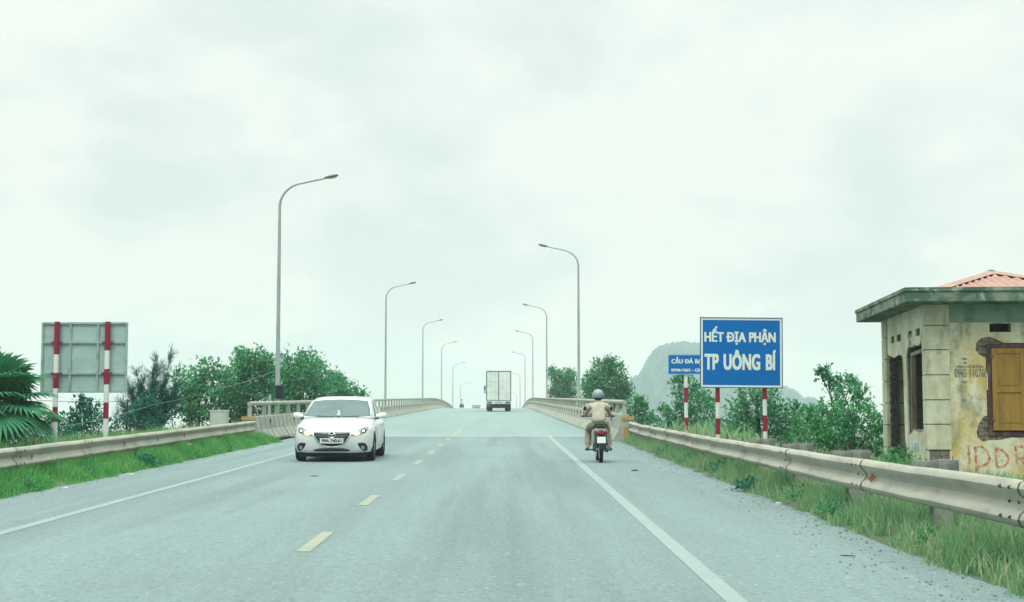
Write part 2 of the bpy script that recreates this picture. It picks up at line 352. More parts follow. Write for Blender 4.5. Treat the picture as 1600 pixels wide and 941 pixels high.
# bridge deck: a slab with real thickness
secs = []
for k in range(0, 122):
    y = 57+k*3.0; z = rz(y); c = cx(y)
    secs.append([(c-8.75, y, z-.9), (c-8.75, y, z-.004), (c+4.5, y, z-.004), (c+4.5, y, z-.9)])
tag(MB().loft(secs, closed=True, caps=True).build('bridge_deck', M['conc']), kind='structure')
rsheet('bridge_road', -7.9, 3.6, 57.25, 418, M['deck'], 0, 3)
rsheet('expansion_joint', -7.85, 3.55, 56.75, 57.25, M['joint'], .004, 1)
tag(MB().bx(-8.7, 4.45, 57.3, 58.3, LOW-.5, rz(57)-.95).build('abutment', M['conc']), kind='structure')
rsheet('edge_line', -5.44, -5.29, -15, 56.7, M['white_line'], .004, 1)
rsheet('edge_line', 1.58, 1.735, -15, 56.7, M['white_line'], .004, 1)
y = 14.7-6.2*4
while y < 55:
    rsheet('centre_dash', -1.955, -1.82, y, y+2.15, M['yellow_line'], .004, 1.1); y += 6.2
y = 58.2
while y < 220:
    rsheet('centre_dash', -1.95, -1.82, y, y+5.4, M['faded_yellow'], .004, 2.7); y += 7.2
# ================================================================== BRIDGE FURNITURE
def striped(name):                        # barrier concrete with faded painted stripes on its first metres (flat print)
    m = M['conc'].copy(); m.name = name; t = m.node_tree; b = t.nodes['Principled BSDF']
    src = b.inputs['Base Color'].links[0].from_socket
    tcn = t.nodes.new('ShaderNodeTexCoord'); sp = t.nodes.new('ShaderNodeSeparateXYZ'); t.links.new(tcn.outputs['Object'], sp.inputs[0])
    def mm(op, a, b_):
        n = t.nodes.new('ShaderNodeMath'); n.operation = op
        for i, v in enumerate((a, b_)):
            if isinstance(v, (int, float)): n.inputs[i].default_value = v
            else: t.links.new(v, n.inputs[i])
        return n.outputs[0]
    fr = mm('FRACT', mm('DIVIDE', sp.outputs[1], 1.05), 0)
    st = mm('GREATER_THAN', fr, .52)
    no = t.nodes.new('ShaderNodeTexNoise'); no.inputs['Scale'].default_value = 6; t.links.new(tcn.outputs['Object'], no.inputs['Vector'])
    wear = mm('MULTIPLY', st, mm('MULTIPLY', no.outputs['Fac'], 1.5))
    mx = t.nodes.new('ShaderNodeMix'); mx.data_type = 'RGBA'; t.links.new(wear, mx.inputs['Factor'])
    t.links.new(src, mx.inputs['A']); mx.inputs['B'].default_value = (.19, .225, .205, 1); t.links.new(mx.outputs['Result'], b.inputs['Base Color'])
    return m
M['conc_striped'] = striped('striped_barrier_concrete')
def jersey(sgn, y0, y1, toe, seglen, first, H, BK, label, n_ref):
    """sgn=-1 left, +1 right; toe = distance of the foot from the road axis"""
    root = thing('concrete_barrier', label, 'barrier', (sgn*toe, y0, rz(y0)))
    prof = [(0, 0), (0, .06), (.20, BK), (.27, H-.03), (.30, H), (.50, H), (.52, H-.04), (.52, -.3)]
    cuts = [y0, first]
    while cuts[-1] < y1: cuts.append(cuts[-1]+seglen)
    for a, b in zip(cuts[:-1], cuts[1:]):
        a2, b2 = a+.045, b-.045
        sub = [a2+(b2-a2)*k/3 for k in range(4)]
        secs = [[(sgn*u+cx(y)+random.uniform(-.008, .008), y-y0, rz(y)-rz(y0)+w) for u, w in prof] for y in sub]
        MB().loft(secs, caps=True).build('segment', M['conc_striped'] if a < 60 else M['conc'], root)
    rm = MB().box((0, 0, 0), (.05, .15, .15)).mesh('reflector', M['rust'])
    y = y0+4.0; k = 0
    while y < y1 and k < n_ref:
        o = link('reflector', rm, root, (sgn*(.235)+cx(y), y-y0, rz(y)-rz(y0)+H-.2)); y += 6.0 if y < 70 else 3.0; k += 1
    return root
jersey(-1, 49.8, 400, 7.84, 6.0, 56.9, .80, .36, 'long concrete barrier on the left bridge edge, grey stripes on its near end', 60)
jersey(1, 50.4, 400, 3.55, 6.0, 61.0, .88, .40, 'long concrete barrier on the right bridge edge, behind the motorcyclist', 60)
def railing(sgn, y0, y1, X, base, top, label):
    root = thing('bridge_railing', label, 'railing', (sgn*X, y0, rz(y0)))
    pts = [Vector((cx(y), y-y0, rz(y)-rz(y0)+top)) for y in [y0]+list(np.arange(y0+4, y1, 4.0))]
    MB().tube(pts, .072, 10).build('rail', M['conc'], root, smooth=True)
    pm = MB().box((0, 0, (top+base)/2-.04), (.13, .17, top-base), None, .85).mesh('post', M['conc'])
    y = y0+.12; k = 0
    while y < y1:
        link('post', pm, root, (cx(y), y-y0, rz(y)-rz(y0))); y += 3.0
    return root
railing(-1, 50.2, 330, 8.22, .74, 1.22, 'round grey hand rail on short posts above the left bridge barrier')
railing(1, 50.6, 330, 3.95, .82, 1.27, 'round grey hand rail on short posts above the right bridge barrier')
# yellow painted end posts where the guardrails meet the bridge
def end_post(x, y, h, label):
    root = thing('end_post', label, 'post', (x, y, rz(y)))
    MB().box((0, 0, h/2-.25), (.36, .40, h+.3), None, .93).build('shaft', M['conc'], root)
    MB().box((0, 0, h-.04), (.40, .46, .12)).build('cap', M['yellow_conc'], root)
    MB().box((0, -.215, .22), (.30, .012, .5)).build('painted_face', M['yellow_conc'], root)
    return root
end_post(-8.08, 49.3, .80, 'yellow capped concrete post at the end of the left guardrail')
end_post(3.98, 49.9, .80, 'yellow capped concrete post at the end of the right guardrail')
# ------------------------------------------------------------------ guardrails
WP = [(0, .325), (.035, .335), (.07, .315), (.085, .275), (.07, .235), (.03, .205), (.012, .165), (.03, .125), (.07, .095), (.085, .055), (.07, .015), (.035, -.005), (0, .005)]
def guardrail(label, sgn, ys, fx, fz, fs, posts, refs, tall):
    y0 = ys[0]
    root = thing('guardrail', label, 'guardrail', (0, y0, rz(y0)))
    def P(y, u, w):
        s = fs(y); return (fx(y)-sgn*u*s, y-y0, rz(y)-rz(y0)+fz(y)+w*s)
    for i, (a, b) in enumerate(zip(ys[:-1], ys[1:])):
        n = 9; ss = [a-.10+(b-a+.10)*k/(n-1) for k in range(n)]
        secs = []
        for j, y in enumerate(ss):
            ov = .012*(1 if j == 0 else 0)
            dent = .010*math.sin(y*1.9)+.007*math.sin(y*4.3+1)
            secs.append([P(y, u+ov+dent*.4, w+dent*.35) for u, w in WP])
        back = [[(p[0]+sgn*.012, p[1], p[2]) for p in q] for q in secs]
        MB().loft(secs).loft([q[::-1] for q in back]).build('beam_panel', M['beam'], root, smooth=True)
        bm_ = MB().lathe([(0, -.015), (.013, -.015), (.013, 0), (.019, 0), (.019, .006)], axis='x', n=6).mesh('bolt', M['bolt']) if i == 0 else bm_
        for du, dz in ((.08, .275), (.30, .275), (.08, .165), (.30, .165), (.08, .06), (.30, .06)):
            u = .088 if dz != .165 else .016
            link('bolt', bm_, root, P(a+du, u, dz))
    for y in posts:
        x, _, z = P(y, 0, 0)
        bmesh_ = MB().box((0, 0, -.33), (.19, .17, .95+.1)).mesh('post', M['block']); link('post', bmesh_, root, (x+sgn*.27, y-y0, z+.1))
        if tall and y < 27.5:
            for q in (-1, 1):
                link('spacer_block', MB().box((0, 0, 0), (.21, .2, .26)).mesh('spacer_block', M['block']), root, (x+sgn*(.27+q*.108), y-y0+.19, z+.30*fs(y)-.045+q*.006))
    for y, big in refs:
        x, _, z = P(y, .02, .165)
        s = .055 if big else .05
        MB().poly([[(-s, -.2*s), (0, -s), (s, 0), (.1*s, s)]], (lambda a, b, t: (-sgn*t, a, b)) if not big else (lambda a, b, t: (a*.9, -t, b)), .012).build('reflector', M['rust_red'] if not big else M['orange'], root, loc=(x-sgn*.055, y-y0, z))
    return root
def r_fx(y): return 4.08+.12*sstep(14, 9, y)-.05*math.sin(y*.35)*sstep(30, 12, y)
def r_fz(y): return np.interp(y, [7, 10, 12, 16, 22, 30, 46, 50], [.45, .45, .43, .405, .385, .34, .30, .33])
def r_fs(y): return np.interp(y, [7, 12, 20, 30], [1.15, 1.12, 1.02, .98])
guardrail('dented cream steel guardrail along the right verge, in front of the ochre hut', 1, [8.2, 12.4, 17.5, 22.0, 26.1, 30.2, 34.3, 38.4, 42.5, 46.3, 49.7], r_fx, r_fz, r_fs,
          [9.4, 12.2, 15.6, 19.2, 22.7, 26.0, 29.6, 33.0, 36.5, 40, 43.5, 47], [(17.0, True), (33, False), (41, False)], True)
guardrail('cream painted steel guardrail along the left verge, below the back of a road sign', -1, [17, 21.1, 25.2, 29.3, 33.4, 37.5, 41.6, 45.6, 49.2],
          lambda y: -7.92, lambda y: np.interp(y, [17, 24, 50], [.30, .30, .36]), lambda y: 1.0,
          [18, 22, 26, 30, 34, 38, 42, 45, 48], [(25.9, False), (32.2, False), (35.3, False), (38.2, False), (44, False)], False)
# ------------------------------------------------------------------ street lamps
ORD = ['nearest', 'second', 'third', 'fourth', 'fifth', 'sixth']
def lamp_proto(side):
    root = thing('street_lamp', None, 'street lamp')
    s = -side                                           # the arm reaches over the road
    Z = 8.75
    pole = [(0, 0, -.4), (0, 0, 3), (0, 0, 6), (.0, 0, Z)]
    MB().tube(pole, [.095, .082, .068, .054], 12).build('pole', M['pole'], root, smooth=True)
    arc = [Vector((0, 0, Z))]
    for k in range(1, 10):
        a = R(78)*k/9; arc.append(Vector((s*.98*(1-math.cos(a)), 0, Z+.92*math.sin(a))))
    e = arc[-1]; d = Vector((s*math.cos(R(12)), 0, math.sin(R(12))))
    arc += [e+d*.5, e+d*1.02]
    MB().tube(arc, [.054-.020*k/(len(arc)-1) for k in range(len(arc))], 10).build('arm', M['pole'], root, smooth=True)
    h0 = e+d*.98; rot = Matrix.Rotation(-s*R(12), 3, 'Y')
    hm = MB()
    prof = [(-.02, .05, .035), (.05, .10, .05), (.25, .14, .065), (.45, .13, .055), (.52, .06, .03)]
    hm.loft([[h0+rot @ Vector((s*t, w*math.cos(q), hh*math.sin(q)+.02)) for q in [2*math.pi*k/10 for k in range(10)]] for t, w, hh in prof], closed=True, caps=True)
    hd = hm.build('lamp_head', M['lamp'], root, smooth=True)
    MB().box(h0+rot @ Vector((s*.28, 0, -.045)), (.3, .18, .02), rot).build('lens', M['lens'], hd)
    MB().box((0, 0, .02), (.36, .36, .06)).build('base_plate', M['pole'], root)
    return root
for side, n, x0, y0 in ((-1, 6, -8.62, 59.2), (1, 6, 4.28, 86.5)):
    proto = lamp_proto(side)
    for k in range(n):
        o = proto if k == 0 else copy_tree(proto)
        y = y0+k*56.2; o.location = (x0+cx(y)+(.0 if side < 0 else -.0010*(y-86)), y, rz(y)-(.0 if k < 4 else .05))
        sd_ = 'left' if side < 0 else 'right'
        o['label'] = ((f'nearest street lamp on the {sd_} side, ' + ('a wire tied to its pole' if side < 0 else 'rising behind the motorcyclist'))) if k == 0 else \
            f'{ORD[k]} street lamp from the viewer along the {sd_} side of the bridge'
        o['group'] = 'street lamps along the bridge'
lamp0 = [o for o in COL.objects if o.name == 'street_lamp'][0]
yb = 59.2
# brackets under the lamps: a small corbel on the deck edge carries each pole
MB().box((.1, -.12, 1.62), (.3, .22, .5)).build('junction_box', M['dark'], lamp0)
MB().tube([(-.30, -.1, -.3), (-.28, -.1, .9), (-.26, -.1, 1.5)], .06, 8).build('conduit', M['pole'], lamp0, smooth=True)
# overhead wires
p0 = at(431, 578, yb-.0); p0.x = -8.62; p0.y = yb
def wire(pts, label, r=.007):
    o = MB().tube(pts, r, 6).build('overhead_wire', M['cable']); return tag(o, label, 'wire')
pe = at(92, 668, 38)
def sag(a, b, s, n=14): return [a.lerp(b, k/n)+Vector((0, 0, -s*4*(k/n)*(1-k/n))) for k in range(n+1)]
pm_ = at(240, 633, 46)
wire(sag(p0, pm_, .12)+sag(pm_, pe, .06)[1:]+[Vector((pe.x-2.5, 33.5, .45))], 'pale wire slanting down from the nearest left lamp pole towards the palm')
pa, pb = at(200, 627, 48), at(60, 626, 40)
stake = thing('wire_stake', 'thin wooden stake in the bushes holding a low level wire', 'stake', (pa.x, pa.y, terrain(pa.x, pa.y)))
MB().tube([(0, 0, -.2), (.03, 0, pa.z-terrain(pa.x, pa.y)+.04)], .03, 6).build('shaft', M['bark'], stake)
MB().tube([(-.04, 0, pa.z-terrain(pa.x, pa.y)), (.1, 0, pa.z-terrain(pa.x, pa.y)+.01)], .015, 6).build('peg', M['bark'], stake)
wire(sag(pa, pb, .03), 'thin level wire running behind the back of the left road sign', .009)
# ------------------------------------------------------------------ road signs
def text_mesh(body, size, bold=0.0, space=1.0, word=1.0):
    """flat lettering; a bold stroke is laid on as shifted copies, each a fraction of a millimetre above the last"""
    c = bpy.data.curves.new('lettering', 'FONT'); c.body = body; c.size = size; c.space_character = space; c.space_word = word
    c.resolution_u = 3
    o = bpy.data.objects.new('lettering', c); COL.objects.link(o)
    bpy.context.view_layer.update()
    dg = bpy.context.evaluated_depsgraph_get()
    m0 = bpy.data.meshes.new_from_object(o.evaluated_get(dg)); COL.objects.unlink(o); bpy.data.objects.remove(o)
    vs = [v.co.copy() for v in m0.vertices]; fs = [list(p.vertices) for p in m0.polygons]; mb = MB()
    sh = [(0, 0)]+([(bold*a, bold*.5*b) for a, b in ((-1, -1), (0, -1), (1, -1), (-1, 0), (1, 0), (-1, 1), (0, 1), (1, 1))] if bold else [])
    for i, (dx, dy) in enumerate(sh): mb.add([v+Vector((dx, dy, .0004*i)) for v in vs], fs)
    return mb.mesh('lettering', M['white'], fixn=False)
def lettering(body, cap, width, m, parent, loc, bold=0.0, rot=(R(90), 0, 0), name='lettering', space=1.0, thick=.002, word=1.0):
    size = cap/.685; plain = body.replace('Đ', 'D')
    me = text_mesh(plain, size, bold, space, word)
    bars = MB()
    for i, ch in enumerate(body):                          # the crossbar of Đ is laid over a D
        if ch != 'Đ': continue
        r_ = max(v.co.x for v in text_mesh(plain[:i+1], size, 0, space, word).vertices); wD = [v.co.x for v in text_mesh('D', size, 0).vertices]
        l_ = r_-(max(wD)-min(wD)); h_ = .047*size+bold*.5
        bars.add([(l_-.085*size-bold, .343*size-h_, .0045), (l_+.30*size+bold, .343*size-h_, .0045), (l_+.30*size+bold, .343*size+h_, .0045), (l_-.085*size-bold, .343*size+h_, .0045)], [(0, 1, 2, 3)])
    if bars.v:
        b_ = bmesh.new(); b_.from_mesh(me); b_.from_mesh(bars.mesh('bar', M['white'], fixn=False)); b_.to_mesh(me); b_.free()
    xs_ = [v.co.x for v in me.vertices]; k = width/(max(xs_)-min(xs_)); mn = min(xs_)
    for v in me.vertices: v.co.x = (v.co.x-mn)*k-width/2
    me.materials.clear(); me.materials.append(m)
    return link(name, me, parent, loc, rot)
def striped_post(root, x, z0, z1, step, top_red, r=.05, y=0, name='post'):
    """white post with red bands as real collars of paint 3 mm thick"""
    p = MB().tube([(x, y, z0), (x, y, z1)], r, 12).build(name, M['white'], root, smooth=True)
    z = z1; red = top_red
    for h in step:
        a = z-h
        if red: MB().lathe([(r+.003, max(a, z0)), (r+.003, z)], (x, y, 0), n=12).build('red_band', M['red'], p, smooth=True)
        red = not red; z = a
        if z < z0: break
    return p
# right: large blue sign
d = 36; g = rz(d)+.04
sg = thing('road_sign', 'large blue sign reading HẾT ĐỊA PHẬN TP UÔNG BÍ on two posts', 'road sign', (5.5, d, g))
zt = at(0, 497, d).z-g; zb = at(0, 606.5, d).z-g; zm = (zt+zb)/2; Wd, Hd = 1.91, zt-zb
panel = MB().box((0, 0, 0), (Wd, .03, Hd)).build('panel', M['sign_blue'], sg, loc=(.02, -.07, zm), )
panel.rotation_euler = (0, R(.5), 0)
fr = MB()
for q in (-1, 1):
    fr.box((q*(Wd/2-.004), -.004, 0), (.018, .046, Hd+.018)); fr.box((0, -.004, q*(Hd/2-.004)), (Wd-.03, .046, .018))
fr.build('frame', mat('sign_edge', (.03, .10, .20), rough=.5), panel)
bd = MB(); iw, ih = Wd/2-.036, Hd/2-.036
for q in (-1, 1):
    bd.box((q*iw, -.0165, 0), (.042, .003, 2*ih+.042)); bd.box((0, -.0165, q*ih), (2*iw-.042, .003, .042))
bd.build('border', M['sign_white'], panel)
s67 = F/d
def onp(px, py): return ((px-1157.5)/s67, (551.7-py)/s67)
lettering('HẾT ĐỊA PHẬN', .215, 1.66, M['sign_white'], panel, (onp(1155.5, 0)[0], -.0165, onp(0, 535.3)[1]+.01), .015, word=1.2, space=1.0)
lettering('TP UÔNG BÍ', .345, 1.66, M['sign_white'], panel, (onp(1155.5, 0)[0], -.0165, onp(0, 578.6)[1]+.012), .026, word=1.4, space=1.04)
for px, z0 in ((1121, -.3), (1194.5, -.3)):
    zz = zt-.06
    first = zz-(at(0, 629 if px < 1150 else 624.5, d).z-g)
    striped_post(sg, (px-CX)/s67-5.5, z0, zz, [first-.37, .37, .37, .37, .37, .3], False, .05)
# right: smaller blue sign behind it
d2 = 47.7; g2 = rz(d2)+.04; s50 = F/d2
sg2 = thing('road_sign', 'small blue sign half hidden behind the large blue sign, on one post', 'road sign', ((1071.5-CX)/s50, d2, g2))
zt2, zb2 = at(0, 554.6, d2).z-g2, at(0, 585.6, d2).z-g2
p2 = MB().box((0, 0, 0), (1.26, .025, zt2-zb2)).build('panel', M['sign_blue'], sg2, loc=(.08, -.07, (zt2+zb2)/2))
b2 = MB()
for q in (-1, 1):
    b2.box((q*.617, -.014, 0), (.024, .003, zt2-zb2)); b2.box((0, -.014, q*((zt2-zb2)/2-.012)), (1.21, .003, .024))
b2.build('border', mat('sign_pale_blue', (.16, .34, .52), rough=.5), p2)
lettering('CẦU ĐÁ BẠC', .125, 1.06, M['sign_white'], p2, (0, -.0145, .035), .009, word=1.3)
lettering('KM6+263 - QL10', .085, 1.06, M['sign_white'], p2, (0, -.0145, -.215), .006)
striped_post(sg2, 0, -.3, zt2-.05, [zt2-.05-(at(0, 606, d2).z-g2), .46, .46, .40, .4], False, .058)
# left: back of a road sign
d3 = 35.0; g3 = rz(d3)+.04; s69 = F/d3
sg3 = thing('road_sign', 'bare pale back of a large road sign on two red and white posts', 'road sign', ((131-CX)/s69, d3, g3))
zt3, zb3 = at(0, 504, d3).z-g3, at(0, 614, d3).z-g3; W3 = 134/s69; zc3 = (zt3+zb3)/2
p3 = MB().box((0, 0, 0), (W3, .02, zt3-zb3)).build('panel', M['sign_back'], sg3, loc=(0, .10, zc3))
f3 = MB(); hh = (zt3-zb3)/2
for q in (-1, 1):
    f3.box((q*(W3/2-.02), -.02, 0), (.045, .06, 2*hh)); f3.box((0, -.02, q*(hh-.02)), (W3-.09, .06, .045))
f3.build('frame', M['sign_frame'], p3)
for px in (109, 152):
    MB().box(((px-131)/s69, -.026, 0), (.05, .044, 2*hh-.09)).build('rib', M['sign_frame'], p3)
for py in (535.5, 584):
    MB().box((0, -.031, at(0, py, d3).z-g3-zc3), (W3-.09, .05, .045)).build('rib', M['sign_frame'], p3)
for px, st in ((89, (51, 29, 24, 29, 23, 40)), (168, (45, 29, 24, 28, 25, 40))):
    x = (px-131)/s69
    striped_post(sg3, x, -.4, zt3+.01, [q/s69 for q in st], True, .058)
    for py in (535.5, 584):
        MB().box((x, .015, at(0, py, d3).z-g3), (.24, .05, .05)).build('clamp', M['rust_red'], sg3)
# pale cabinet by the left guardrail
c = at(344.5, 662, 47)
cb = thing('roadside_cabinet', 'small pale concrete cabinet standing behind the left guardrail', 'cabinet', (c.x, 47, terrain(c.x, 47)))
hz = at(0, 641, 47).z-terrain(c.x, 47)
MB().bx(-.245, .245, -.2, .2, -.1, hz-.05).build('body', M['cabinet'], cb)
MB().bx(-.26, .26, -.215, .215, hz-.05, hz).build('lid', M['cabinet'], cb)
MB().bx(-.19, .19, -.212, -.2, .1, hz-.12).build('door', M['cabinet'], cb)
# ================================================================== DERELICT HUT
random.seed(5)
HZ = .73
hut = thing('derelict_hut', 'derelict ochre hut with mossy eaves, wooden shutters and red sheet roof', 'hut', (7.80, 28.5, HZ), (0, 0, -R(3.7)))
HW, HL, WH = 3.5, 4.5, 3.0
fF = lambda v0: (lambda a, b, t: (a, v0+t, b))          # front face: (u, w) pushed back
fL = lambda u0: (lambda a, b, t: (u0+t, a, b))          # left face: (v, w) pushed inwards
front_hole = [(1.07, .95), (1.0, .92), (.92, .80), (.87, .66), (.89, .54), (.98, .47), (1.1, .50), (1.3, .50), (1.5, .55), (1.8, .53), (2.1, .55), (2.5, .52), (2.62, .6), (2.47, .72), (2.46, 2.28), (1.4, 2.28),
              (1.3, 2.33), (1.15, 2.39), (1.0, 2.37), (.91, 2.29), (.885, 2.15), (.96, 2.06), (1.07, 2.0)]
vent = [(1.15, 2.48), (1.54, 2.48), (1.54, 2.64), (1.15, 2.64)]
vent2 = [(2.1, 2.48), (2.49, 2.48), (2.49, 2.64), (2.1, 2.64)]
def rect(a, b, c, d): return [(a, c), (b, c), (b, d), (a, d)]
wf = MB().poly([rect(.36, HW-.36, -.5, 3.0), rect(1.13, 2.41, .62, 2.24), vent, vent2], fF(.032), .20).build('front_wall', M['mortar'], hut)
MB().poly([rect(.40, HW-.40, -.45, 2.66), front_hole, vent, vent2], fF(0), .03).build('plaster', M['plaster_y'], wf)
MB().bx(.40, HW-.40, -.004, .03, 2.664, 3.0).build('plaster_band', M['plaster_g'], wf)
def inpoly(p, poly):
    c = False; j = len(poly)-1
    for i in range(len(poly)):
        a, b = poly[i], poly[j]
        if (a[1] > p[1]) != (b[1] > p[1]) and p[0] < (b[0]-a[0])*(p[1]-a[1])/(b[1]-a[1])+a[0]: c = not c
        j = i
    return c
brick_me = [MB().box((0, 0, 0), (.20+random.uniform(-.012, .012), .05, .062), None, random.uniform(.93, .98)).mesh('brick', M['brick']) for _ in range(4)]
for r in range(30):
    w = .46+r*.075
    for k in range(12):
        u = .80+k*.215+(.1 if r % 2 else 0)
        if u > 2.6 or (1.06 < u < 2.48 and .60 < w < 2.30): continue
        if inpoly((u, w), front_hole) or inpoly((u+.07, w), front_hole) and u < 1.02:
            link('brick', random.choice(brick_me), wf, (u, .03+random.uniform(-.004, .012), w), (random.uniform(-.05, .05), random.uniform(-.04, .04), random.uniform(-.06, .06)))
# window: frame and two panelled shutters
wn = MB(); wn.bx(1.085, 1.155, -.02, .14, .58, 2.26).bx(2.385, 2.455, -.02, .14, .58, 2.26).bx(1.155, 2.385, -.018, .138, 2.19, 2.26).bx(1.155, 2.385, -.018, .138, .58, .65)
win = wn.build('window_frame', M['frame_wood'], hut)
for u0 in (1.165, 1.775):
    u1 = u0+.60; v = -.055
    st = MB(); st.bx(u0, u0+.085, v, v+.04, .675, 2.18).bx(u1-.085, u1, v, v+.04, .675, 2.18)
    for a, b in ((.675, .765), (1.37, 1.45), (2.09, 2.18)): st.bx(u0+.085, u1-.085, v+.002, v+.038, a, b)
    sh = st.build('shutter', M['shutter'], win)
    for a, b in ((.765, 1.37), (1.45, 2.09)):
        MB().bx(u0+.085, u1-.085, v+.018, v+.032, a, b).build('panel', M['shutter'], sh)
        MB().bx(u0+.13, u1-.13, v+.010, v+.018, a+.05, b-.05).build('panel', M['shutter'], sh)
    for hz_ in (.85, 2.0): MB().bx(u0-.02, u0+.03, v-.012, v, hz_, hz_+.06).build('hinge', M['rust'], sh)
MB().bx(1.07, 1.086, -.03, -.01, 1.42, 1.72).build('stick', M['plate'], win)
# left wall with its broken openings
wl_hole = [(.36, .66), (.9, .62), (1.4, .66), (1.90, .56), (1.93, 1.5), (1.97, 2.10), (1.86, 2.22), (1.72, 2.30), (1.55, 2.54), (1.36, 2.30), (1.20, 2.27), (.72, 2.28), (.56, 2.34), (.46, 2.60), (.38, 2.40), (.36, 1.9)]
outer = [(.25, -.5), (2.02, -.5), (2.06, .3), (2.22, .5), (2.26, 1.2), (2.29, 2.0), (2.36, 2.14), (2.7, 2.20), (3.2, 2.15), (3.88, 2.24), (3.88, -.5), (3.97, -.5), (3.97, 3.0), (.25, 3.0)]
vents = [rect(a, b, 2.46, 2.60) for a, b in ((.58, 1.0), (1.36, 1.78), (2.48, 2.92), (3.18, 3.56))]
wl = MB().poly([outer, wl_hole]+vents, fL(.032), .12).build('left_wall', M['mortar'], hut)
shr = lambda pl, s: [(a+random.uniform(-s, s), b+random.uniform(-s, s)) for a, b in pl]
MB().poly([[(.31, -.45)]+[(2.05, -.45)]+outer[2:10]+[(3.86, 2.24), (3.93, 2.26), (3.93, 3.0), (.31, 3.0)], shr(wl_hole, .015)]+vents, fL(0), .03).build('plaster', M['plaster_w'], wl)
MB().poly([rect(.95, 1.35, .27, .43)], fL(-.004), .003).build('stamp', M['poster'], wl)
# the bare brick jamb of the doorway
M['jamb'] = mat('dark_jamb_brick', (.075, .085, .075), [((.03, .038, .035), (7, 7, 7), .45, .6, .8)], rough=.95, bump=.5)
jb = [MB().box((0, 0, 0), (.15, .11, .075), None, .96).mesh('brick', M['jamb']), MB().box((0, 0, 0), (.10, .11, .08), None, .95).mesh('brick', M['jamb'])]
for k in range(25):
    link('brick', jb[k % 2], wl, (.085+(.02 if k % 2 else 0), 3.83, .05+k*.086), (random.uniform(-.06, .06), random.uniform(-.06, .06), random.uniform(-.15, .15)))
# the old window frame leaning in the left opening
lf = MB()
lf.box((.10, .47, 1.42), (.09, .07, 1.56), Matrix.Rotation(R(-3), 3, 'X')).box((.10, 1.80, 1.38), (.09, .07, 1.54), Matrix.Rotation(R(2), 3, 'X')).box((.10, 1.14, 2.17), (.09, 1.34, .07), Matrix.Rotation(R(-2), 3, 'X')).box((.10, 1.14, .66), (.10, 1.38, .07))
lw = lf.build('window_frame', M['old_wood'], hut)
MB().box((.18, .72, 1.42), (.035, .48, 1.45)).build('shutter', M['shutter'], lw)
# other walls, floor
MB().bx(.05, HW-.05, HL-.25, HL-.03, -.5, 3.0).build('back_wall', M['mortar'], hut)
MB().bx(HW-.25, HW-.03, .03, HL-.03, -.5, 2.998).build('right_wall', M['plaster_w'], hut)
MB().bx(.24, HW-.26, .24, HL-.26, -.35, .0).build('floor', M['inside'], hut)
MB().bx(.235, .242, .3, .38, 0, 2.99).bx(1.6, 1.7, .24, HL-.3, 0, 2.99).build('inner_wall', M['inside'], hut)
# quoin pillars, stone by stone
def pillar(u0, u1, v0, v1, skip=0):
    MB().bx(u0+.03, u1-.03, v0+.03, v1-.03, -.5, 3.0).build('pillar_core', M['mortar'], hut)
    zs = [-.5, .318, .788, 1.236, 1.694, 2.155, 2.606, 3.0]
    for k in range(skip, 7):
        a, b = zs[k], zs[k+1]; j = random.uniform(0, .006)
        m = MB(); m.box(((u0+u1)/2, (v0+v1)/2, (a+b)/2), (u1-u0-j, v1-v0-j, b-a-.018)).build('quoin', M['quoin'], hut)
pillar(-.03, .41, -.035, .30, 1); pillar(-.03, .36, 3.95, 4.47); pillar(HW-.41, HW+.03, -.035, .30); pillar(HW-.36, HW+.03, 3.95, 4.47)
for r in range(5):
    for k in range(2):
        link('brick', brick_me[(r+k) % 4], hut, (.10+k*.215+(.02 if r % 2 else -.01), .0+random.uniform(-.01, .02), -.06+r*.076), (0, random.uniform(-.05, .05), random.uniform(-.12, .12)))
MB().bx(-.03, .005, -.02, .28, -.5, .31).bx(.375, .41, -.02, .28, -.5, .31).build('pillar_edge', M['quoin'], hut)
# flat slab with an upstand
sb = MB().bx(-.46, HW+.62, -.56, HL+.55, 3.004, 3.195).build('eaves_slab', M['slab'], hut)
bv = sb.modifiers.new('edge', 'BEVEL'); bv.width = .012; bv.segments = 2
MB().bx(-.485, HW+.645, -.585, HL+.575, 3.198, 3.265).build('upstand', M['slab'], sb)
# corrugated hip roof
A = Vector((1.75, 2.2, 3.79)); B0, B1, C0, C1, WB = .2, 3.3, .2, 4.2, 3.27
def slope(axis, lo, hi, eave, apex_c, apex_e):
    m = MB(); n = 150; o = []
    for k in range(n+1):
        p = lo+(hi-lo)*k/n; t = (p-lo)/(apex_c-lo) if p < apex_c else (hi-p)/(hi-apex_c)
        wv = .022*math.sin(p*2*math.pi/.17)
        e1 = eave+(apex_e-eave)*t
        a = (p, eave, WB+wv) if axis == 'u' else (eave, p, WB+wv)
        b = (p, e1, WB+(A.z-WB)*t+wv) if axis == 'u' else (e1, p, WB+(A.z-WB)*t+wv)
        o.append((a, b))
    m.loft([list(q) for q in o]); return m
rf = slope('u', B0, B1, C0, A.x, A.y).build('roof', M['roof'], hut, smooth=False, fixn=False)
for args in (('u', B0, B1, C1, A.x, A.y), ('v', C0, C1, B0, A.y, A.x), ('v', C0, C1, B1, A.y, A.x)):
    slope(*args).build('roof_slope', M['roof'], rf, fixn=False)
for cu, cv in ((B0, C0), (B1, C0), (B0, C1), (B1, C1)):
    c0 = Vector((cu, cv, WB)); dd = (A-c0).normalized(); sdv = dd.cross(Vector((0, 0, 1))).normalized(); up = Vector((0, 0, 1))
    MB().loft([[p+sdv*(-.15)+up*.005, p+up*.055, p+sdv*.15+up*.005, p+up*.035] for p in (c0-dd*.1, A+dd*.05)], closed=True, caps=True).build('ridge_cap', M['roof'], rf)
